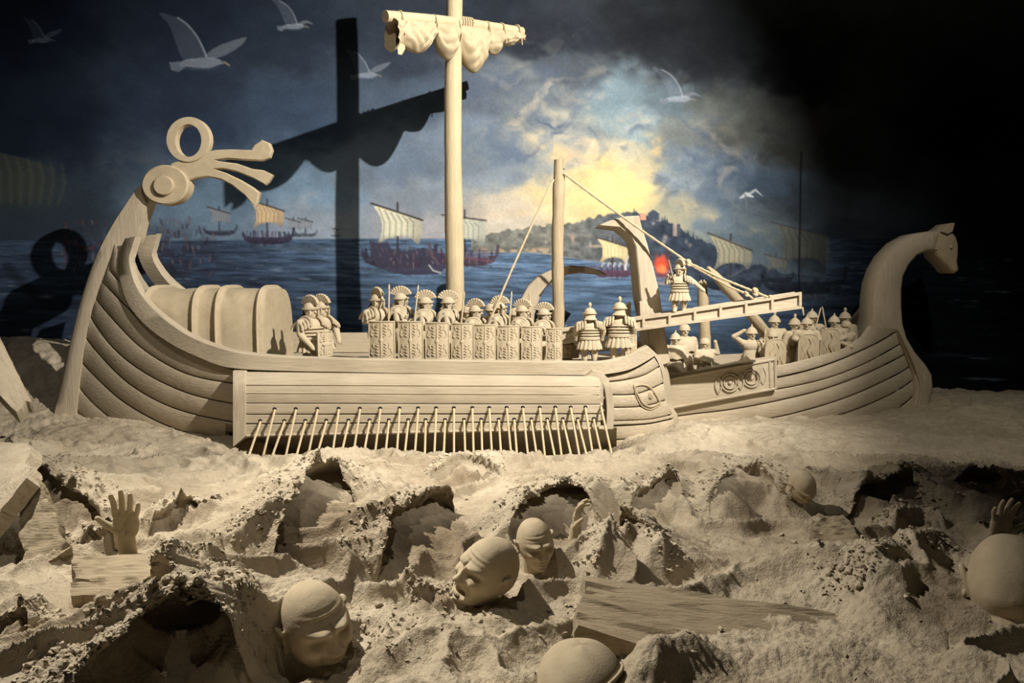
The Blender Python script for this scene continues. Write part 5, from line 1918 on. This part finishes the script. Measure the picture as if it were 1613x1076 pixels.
# rounded pillar-like flank beside the first shield
sc2 = scutum(512, 520, 522, 562, 4.66, 3, 'narrow shield seen nearly edge on, held by the pair beside the canopy')
sc2.rotation_euler = (0, 0, math.radians(62)); sc2.scale = (3.4, 1, 1)
o = scutum(990, 1004, 528, 560, 4.665, 4, 'shield half hidden at the right side of the taller bow guard'); o.rotation_euler = (0, 0, math.radians(40)); o.scale = (1.7, 1, 1)
o = scutum(884, 912, 545, 564, 4.86, 5, 'small round-edged shield lying low behind the rail by the bow guards')


def arched(cx, y0, y1, wpx, depth, yaw, label):
    b = P(cx, y1, depth); h = P(cx, y0, depth).z - b.z; w = wpx * PX(depth)
    root = thing('arched_shield', label, 'shield', (b.x, depth, b.z), math.radians(yaw), 1.0, 'arched shields on the horse-headed ship')
    ol = [(-1, 0), (1, 0), (1.02, .35), (1, .7), (.92, .82), (.72, .92), (.4, .985), (0, 1.0), (-.4, .985), (-.72, .92), (-.92, .82), (-1, .7), (-1.02, .35)]
    cv = .02
    pt = lambda u, z, o: Vector((u * w / 2, -cv * (1 - min(1, u * u)) - o, z * h))
    mb = MB()
    n = len(ol)
    fr = [pt(u, z, 0) for u, z in ol]; bk = [q + Vector((0, .03, 0)) for q in fr]
    ci = [pt(u * .55, .5 + (z - .5) * .6, .004) for u, z in ol]
    mb.add(fr + bk + ci, [tuple(range(2 * n, 3 * n))] + [(i, (i + 1) % n, 2 * n + (i + 1) % n, 2 * n + i) for i in range(n)] + [((i + 1) % n, i, n + i, n + (i + 1) % n) for i in range(n)] + [tuple(range(2 * n - 1, n - 1, -1))])
    mb.build('panel', 'smooth', root, smooth=50, local=True)
    MB().tube(fr + [fr[0]], .005, 6, caps=False).build('rim', 'figure', root, local=True)
    sw_ = MB()
    for k in range(3):
        sw_.tube([pt((-.5 + .5 * k) + .18 * math.sin(t * 9 + k), .1 + .75 * t, .002 + .004 * (1 - abs(k - 1))) for t in np.linspace(0, 1, 10)], .0045, 5)
    sw_.build('scroll_relief', 'smooth', root, local=True)
    return root


arched(1221, 534, 577, 34, 5.26, 10, 'leftmost arched shield on the horse-headed ship, beside the carved panel')
arched(1273, 526, 570, 30, 5.28, -8, 'middle arched shield on the horse-headed ship, below two pointed helmets')
arched(1307, 517, 562, 28, 5.31, -12, 'rightmost arched shield on the horse-headed ship, below the crossed spears')


# ---------------------------------------------------------------- spears
def spear(x0, y0, x1, y1, d0, d1, label, head=True, r=.0055):
    a = P(x0, y0, d0); b = P(x1, y1, d1)
    root = thing('spear', label, 'spear', tuple(a), group='spears of the soldiers')
    u = (b - a).normalized()
    MB().tube([a, b - u * .03], r, 7).build('shaft', 'stick', root)
    if head:
        MB().tube([b - u * .045, b - u * .03, b - u * .012, b], [r, r * 1.9, r * 1.5, .001], 7, flat=.6).build('spearhead', 'stick', root)


spear(612, 512, 613, 447, 4.72, 4.72, 'grey-tipped spear between the first two soldiers of the row')
spear(652, 512, 659, 448, 4.72, 4.72, 'spear between the second and third soldiers of the row')
spear(726, 514, 731.5, 459, 4.72, 4.72, 'spear just right of the tall mast, behind the shield wall')
spear(802, 514, 806, 458, 4.72, 4.72, 'spear between the sixth and seventh soldiers of the row')
spear(835, 514, 834, 458, 4.92, 4.92, 'spear against the curled stern post, behind the seventh soldier')
spear(1203, 560, 1206, 510, 5.30, 5.30, 'left stick spear standing beside the bearded figure', True, .004)
spear(1210, 545, 1205, 512, 5.32, 5.32, 'short stick spear leaning beside the bearded figure', False, .004)
spear(1284, 520, 1293, 484, 5.35, 5.35, 'left spear of the crossed pair on the horse-headed ship', True, .0045)
spear(1301, 515, 1295, 482, 5.40, 5.40, 'right spear of the crossed pair on the horse-headed ship', True, .0045)
sw = MB().tube([P(884, 526, 4.95), P(893, 511, 4.95)], [.007, .003], 6, flat=.5)
tag(sw.build('dagger', 'figure', None), 'small dagger held up beside the log pole', 'dagger')

# ================================================================== DROWNING HEADS
def head_mesh(mouth=0.0, brow=1.0, seed=0):
    """life-size head in metres, facing -Y, origin at the ear line"""
    nu, nv = 150, 110
    a = np.linspace(0, 2 * np.pi, nu, endpoint=False); b = np.linspace(0.02, np.pi - 0.02, nv)
    A, B = np.meshgrid(a, b)
    dx = np.sin(B) * np.sin(A); dy = -np.sin(B) * np.cos(A); dz = np.cos(B)
    # skull and jaw
    sx = .079 * (1 - .27 * sstep(0, -1, dz)); sy = np.where(dy < 0, .094 * (1 - .10 * sstep(-.3, -1, dz)), .102 * (1 - .45 * sstep(-.1, -.9, dz)))
    sz = np.where(dz > 0, .112, .118)
    pw = .90
    x = sx * np.sign(dx) * np.abs(dx) ** pw; y = sy * np.sign(dy) * np.abs(dy) ** pw; z = sz * dz
    z = z - .012 * sstep(0, -.9, dz) * sstep(.2, -.8, dy)
    front = sstep(.05, -.55, dy)

    def g(cx, cz, rx, rz):
        return np.exp(-((x - cx) / rx) ** 2 - ((z - cz) / rz) ** 2) * front

    x0, z0 = x.copy(), z.copy()
    out = np.zeros_like(x)
    # brow ridge, frown, sockets, lids, cheekbones
    for s in (-1, 1):
        out += .011 * brow * g(s * .028, .028, .024, .010)
        out -= .019 * g(s * .032, .008, .018, .011)
        out += .012 * g(s * .032, .006, .013, .0085)
        out -= .004 * g(s * .032, .004, .016, .0018)
        out += .009 * g(s * .046, -.018, .020, .018)
        out -= .005 * g(s * .030, -.045, .006, .022) * (1 + mouth)
        out -= .005 * g(s * .050, -.060, .016, .022)
    out -= .006 * brow * g(0, .030, .004, .012)
    # forehead wrinkles
    out += .0022 * np.sin((z0 + .10 * x0 ** 2) * 420) * np.exp(-((z0 - .055) / .018) ** 2) * front * np.exp(-(x0 / .055) ** 2)
    # nose: bridge, tip, wings
    out += .010 * g(0, .006, .0095, .018) + .015 * g(0, -.020, .013, .013) + .010 * g(0, -.026, .013, .009)
    for s in (-1, 1):
        out += .012 * g(s * .014, -.029, .008, .008)
        out -= .006 * g(s * .008, -.039, .005, .004)
    # lips and chin
    mz = -.064
    if mouth < .3:
        out += .010 * g(0, mz + .007, .024, .007) + .010 * g(0, mz - .008, .020, .007) - .010 * g(0, mz, .026, .0028)
    else:
        out += .014 * g(0, mz + .020, .026, .007) + .014 * g(0, mz - .026, .024, .009)
        out -= .050 * mouth * np.exp(-((x / .021) ** 2 + ((z - mz + .002) / .017) ** 2) ** 2) * front
        for s in (-1, 1): out += .010 * g(s * .027, mz - .002, .007, .018)
    out += .013 * g(0, -.103, .022, .014) - .006 * g(0, -.086, .022, .006)
    y = y - 1.35 * out
    y = y + .0
    n3 = fbm3(x * 30 + seed, y * 30, z * 30, 3, 5 + seed)
    r = 1 + .012 * n3
    x, y, z = x * r, y * r, z * r
    mb = MB()
    rows = [[(x[i, j], y[i, j], z[i, j]) for j in range(nu)] for i in range(nv)]
    mb.grid(rows, closev=True)
    mb.f.append(tuple(range(nu))); mb.f.append(tuple((nv - 1) * nu + k for k in range(nu - 1, -1, -1)))
    # ears
    for s in (-1, 1):
        pts = [(s * (.079 + .010 * math.sin(t * 1.0)), .018 + .020 * math.cos(t) * 1.0 - .006, .002 + .030 * math.sin(t)) for t in np.linspace(-1.9, 2.6, 15)]
        mb.tube(pts, [.005] + [.0062] * 13 + [.004], 8)
        mb.ell((s * .077, .014, .000), (.007, .017, .024))
        mb.ell((s * .082, .006, -.026), (.006, .008, .010))
        mb.ell((s * .083, .002, -.002), (.004, .004, .008))
    # neck
    mb.cone((0, .028, -.075), .056, (0, .045, -.17), .062, 18)
    return remeshed(mb, 'head', .0026, 2, 'smooth')


def place_head(label, px, py, depth, width_px, face, up, me, name='head_figure'):
    """face: direction of the nose, up: crown direction (world)"""
    c = P(px, py, depth)
    s = width_px * PX(depth) / .165
    f = Vector(face).normalized(); u = Vector(up); u = (u - f * u.dot(f)).normalized()
    x = (-f).cross(u).normalized()
    R_ = Matrix((x, -f, u)).transposed()     # columns: local x, y(back), z(up)
    o = link(name, me, None, None, c)
    o.rotation_euler = R_.to_euler()
    o.scale = (s, s, s)
    tag(o, label, 'statue')
    return o


h1 = head_mesh(0, 1.5, 1)
place_head('large bald sand head frowning down to the right, nearest the bottom left', 497, 986, 1.90, 110, (.66, -.75, -.02), (-.16, -.1, 1.0), h1)
h2 = head_mesh(1.0, 1.3, 2)
place_head('screaming bald sand head with open mouth turned to the left', 768, 900, 2.18, 86, (-.74, -.62, .22), (.50, .0, .86), h2)
h3 = head_mesh(0, 1.3, 3)
place_head('smaller bald sand head bowed towards the viewer, behind the screaming one', 843, 856, 2.38, 60, (.30, -.92, -.10), (-.1, -.2, 1.0), h3)
place_head('small bald crown of a head sunk in the wave below the horse-headed ship', 1263, 766, 2.95, 40, (.3, -.75, -.6), (0, -.5, 1), h3)
place_head('large dark bald head sinking at the right edge of the sand', 1590, 925, 2.02, 125, (.5, .8, -.2), (-.1, -.1, 1), h1)
# hooded head with headband at the bottom edge
c = P(915, 1075, 1.62)
cap = thing('capped_head', 'smooth capped head with a raised band, cut off by the bottom edge', 'statue', tuple(c))
mb = MB(); rows = []
rr = 72 * PX(1.62)
for i in range(30):
    th = math.radians(4 + 128 * i / 29)
    row = []
    for k in range(48):
        a = 2 * math.pi * k / 48
        r = rr * (1 + .015 * math.sin(3 * a))
        row.append(c + Vector((math.sin(th) * math.cos(a) * r, math.sin(th) * math.sin(a) * r * 1.12, math.cos(th) * r * .92)))
    rows.append(row)
mb.grid(rows, closev=True); mb.f.append(tuple(range(48)))
mb.build('cap', 'smooth', cap, smooth=60)
tl = Matrix.Rotation(math.radians(-32), 3, 'Y') @ Matrix.Rotation(math.radians(-18), 3, 'X')
for k, (zz, r_) in enumerate(((-.018, .0048), (-.034, .0065))):
    q = math.sqrt(max(1 - (zz / rr) ** 2, .1)) * rr * 1.01
    MB().tube([c + tl @ Vector((q * math.cos(a), q * math.sin(a) * 1.1, zz)) for a in np.linspace(0, 2 * math.pi, 40)], r_, 7, caps=False).build('band', 'smooth', cap, smooth=60)


# ================================================================== REACHING HANDS
def hand_mesh(fingers, thumb, arm_len=.16, seed=0):
    """palm faces -Y, fingers up +Z, wrist at the origin; sizes in metres"""
    mb = MB()
    mb.ell((-.019, 0, .050), (.024, .015, .052)); mb.ell((.019, 0, .048), (.024, .015, .050)); mb.ell((0, .002, .030), (.032, .017, .036))
    mb.ell((-.006, .0, .076), (.040, .014, .020))
    mb.cone((0, .002, .010), .026, (0, .006, -.04), .027, 14); mb.cone((0, .006, -.04), .027, (.004, .02, -arm_len), .038, 14)
    fx = [-.033, -.011, .012, .033]; ln = [.072, .082, .076, .060]; rd = [.0096, .0098, .0094, .0084]
    for i in range(4):
        sp, c1, c2 = fingers[i]
        p = Vector((fx[i], 0, .086 - (.010 if i == 3 else 0) - (.004 if i == 0 else 0)))
        L = ln[i]
        d = Vector((math.sin(sp), 0, math.cos(sp)))
        d1 = (d * math.cos(c1) + Vector((0, -1, 0)) * math.sin(c1)); d2 = (d * math.cos(c1 + c2) + Vector((0, -1, 0)) * math.sin(c1 + c2)); d3 = (d * math.cos(c1 + c2 * 1.7) + Vector((0, -1, 0)) * math.sin(c1 + c2 * 1.7))
        a = p - d * .018; b = p + d1 * L * .46; c_ = b + d2 * L * .31; e = c_ + d3 * L * .23
        mb.cone(a, rd[i] * 1.05, b, rd[i], 10); mb.cone(b, rd[i], c_, rd[i] * .93, 10); mb.cone(c_, rd[i] * .93, e, rd[i] * .78, 10)
    ta, tc_ = thumb
    p = Vector((-.036, -.004, .030)); d = Vector((-math.sin(ta), -math.sin(tc_), math.cos(ta))).normalized(); d2 = Vector((-math.sin(ta * .75), -math.sin(tc_ * 1.6), math.cos(ta * .75))).normalized()
    mb.cone(Vector((-.018, 0, .018)), .015, p, .014, 10); mb.cone(p, .014, p + d * .036, .0115, 10); mb.cone(p + d * .036, .0115, p + d * .036 + d2 * .028, .009, 10)
    return remeshed(mb, 'hand', .0024, 1, 'smooth')


def place_hand(label, px, py, depth, hpx, yaw, tilt, lean, me, mirror=False):
    """px, py: wrist; hpx: wrist to fingertip height in pixels"""
    o = link('hand_figure', me, None, None, P(px, py, depth))
    s = hpx * PX(depth) / .165
    o.scale = (-s if mirror else s, s, s)
    o.rotation_euler = (math.radians(lean), math.radians(tilt), math.radians(yaw))
    tag(o, label, 'statue', 'hands reaching out of the sand waves')
    return o


hm1 = hand_mesh([(-.10, .12, .15), (.02, .08, .12), (.14, .14, .15), (.30, .22, .22)], (.95, .2))
place_hand('spread sand hand with open palm reaching up behind the broken block', 199, 846, 2.42, 80, 4, 4, 6, hm1)
hm2 = hand_mesh([(-.05, .25, .35), (.02, .3, .4), (.06, .4, .5), (.12, .5, .55)], (.5, .5), .12)
place_hand('small sand hand with curled fingers rising from the dark hollow in the middle', 908, 834, 2.66, 60, 70, -6, 4, hm2)
hm3 = hand_mesh([(-.14, .2, .2), (-.02, .15, .2), (.12, .18, .2), (.28, .25, .25)], (1.15, .1), .10)
place_hand('broad sand hand with spread fingers above the dark head at the right edge', 1574, 846, 2.42, 68, 0, 2, 4, hm3, True)


# ================================================================== BROKEN TIMBERS IN THE SAND
def timber(name, label, top, th, mat='timber', seed=0, rough=.006, cracks=3, group=None):
    """thick board: top = four world corners in order (near-left, near-right, far-right, far-left); th = thickness downwards"""
    A, B_, C_, D_ = [Vector(q) for q in top]
    nu, nv = 44, 26
    nrm = (B_ - A).cross(D_ - A).normalized()
    if nrm.z < 0: nrm = -nrm
    uu, vv = np.meshgrid(np.linspace(0, 1, nu), np.linspace(0, 1, nv))
    pts = (np.array(A)[None, None] * ((1 - uu) * (1 - vv))[..., None] + np.array(B_)[None, None] * (uu * (1 - vv))[..., None]
           + np.array(C_)[None, None] * (uu * vv)[..., None] + np.array(D_)[None, None] * ((1 - uu) * vv)[..., None])
    gr = rough * (vnoise(uu * 3 + seed, vv * 22, seed=300 + seed) + .5 * vnoise(uu * 6, vv * 50, seed=310 + seed))
    for k in range(cracks):
        c0 = ((k + .5) / cracks + .1 * math.sin(seed + k)); ln_ = .3 + .25 * math.sin(k * 2.1 + seed)
        gr -= rough * 3.5 * np.exp(-((vv - c0 - .02 * np.sin(uu * 7)) / .018) ** 2) * sstep(ln_, ln_ * .5, uu)
    ej = .010 * vnoise(vv * 4 + seed, vv * 0, seed=320) + .005 * vnoise(vv * 17, vv * 0, seed=321)
    e1 = np.array((B_ - A).normalized())
    pts = pts + np.array(nrm)[None, None] * gr[..., None] + e1[None, None] * (ej * (1 - 2 * uu) ** 3)[..., None]
    rows = [[Vector(pts[i, j]) for j in range(nu)] for i in range(nv)]
    mb = MB().grid(rows)
    dn = -nrm * th
    n0 = len(mb.v)
    ring = [(0, j) for j in range(nu)] + [(i, nu - 1) for i in range(1, nv)] + [(nv - 1, j) for j in range(nu - 2, -1, -1)] + [(i, 0) for i in range(nv - 2, 0, -1)]
    rs_ = random.Random(seed)
    mid = [rows[i][j] + dn * .5 + Vector((rs_.uniform(-.006, .006), rs_.uniform(-.006, .006), rs_.uniform(-.004, .004))) for i, j in ring]
    low = [rows[i][j] + dn for i, j in ring]
    m = len(ring)
    mb.v += [tuple(q) for q in mid] + [tuple(q) for q in low]
    for k in range(m):
        k2 = (k + 1) % m
        i0 = ring[k][0] * nu + ring[k][1]; i1 = ring[k2][0] * nu + ring[k2][1]
        mb.f.append((i0, i1, n0 + k2, n0 + k)); mb.f.append((n0 + k, n0 + k2, n0 + m + k2, n0 + m + k))
    mb.f.append(tuple(n0 + m + k for k in range(m)))
    o = mb.build(name, mat, None, smooth=45)
    tag(o, label, 'timber', group)
    return o


GT = 'broken ship timbers in the sand'
timber('ship_timber', 'wide weathered plank with split end lying half buried in the right foreground',
       [P(905, 985, 1.86), P(1400, 1140, 1.72), P(1420, 985, 2.06), P(925, 905, 2.15)], .05, seed=1, cracks=4, group=GT)
timber('ship_timber', 'short broken block of timber in front of the open-palm hand', [P(112, 940, 2.08), P(262, 945, 2.06), P(240, 872, 2.32), P(118, 876, 2.32)], .12, seed=2, cracks=2, group=GT)
timber('ship_timber', 'lower splintered slab sticking out under the broken block at left', [P(78, 1015, 1.96), P(215, 985, 1.98), P(250, 935, 2.12), P(112, 946, 2.12)], .08, seed=3, cracks=2, group=GT)
timber('ship_timber', 'small broken board embedded in the wave under the horse-headed ship', [P(1282, 872, 2.50), P(1372, 880, 2.46), P(1330, 810, 2.66), P(1280, 822, 2.66)], .06, seed=4, cracks=2, group=GT)
timber('ship_timber', 'squared beam end leaning in at the left edge beside the stern', [P(-60, 560, 3.95), P(24, 648, 3.9), P(48, 630, 4.1), P(-30, 470, 4.15)], .16, 'post', seed=5, cracks=1, group=GT)
timber('ship_timber', 'thick slab jutting in at the left edge above the leaning board', [P(-40, 850, 2.4), P(42, 756, 2.55), P(46, 700, 2.95), P(-60, 690, 2.95)], .06, 'sand', seed=6, cracks=1, group=GT)
timber('ship_timber', 'flat board leaning against the sand at the left edge below the slab', [P(38, 905, 2.36), P(108, 866, 2.42), P(62, 752, 2.62), P(26, 770, 2.62)], .05, 'timber', seed=7, cracks=1, group=GT)
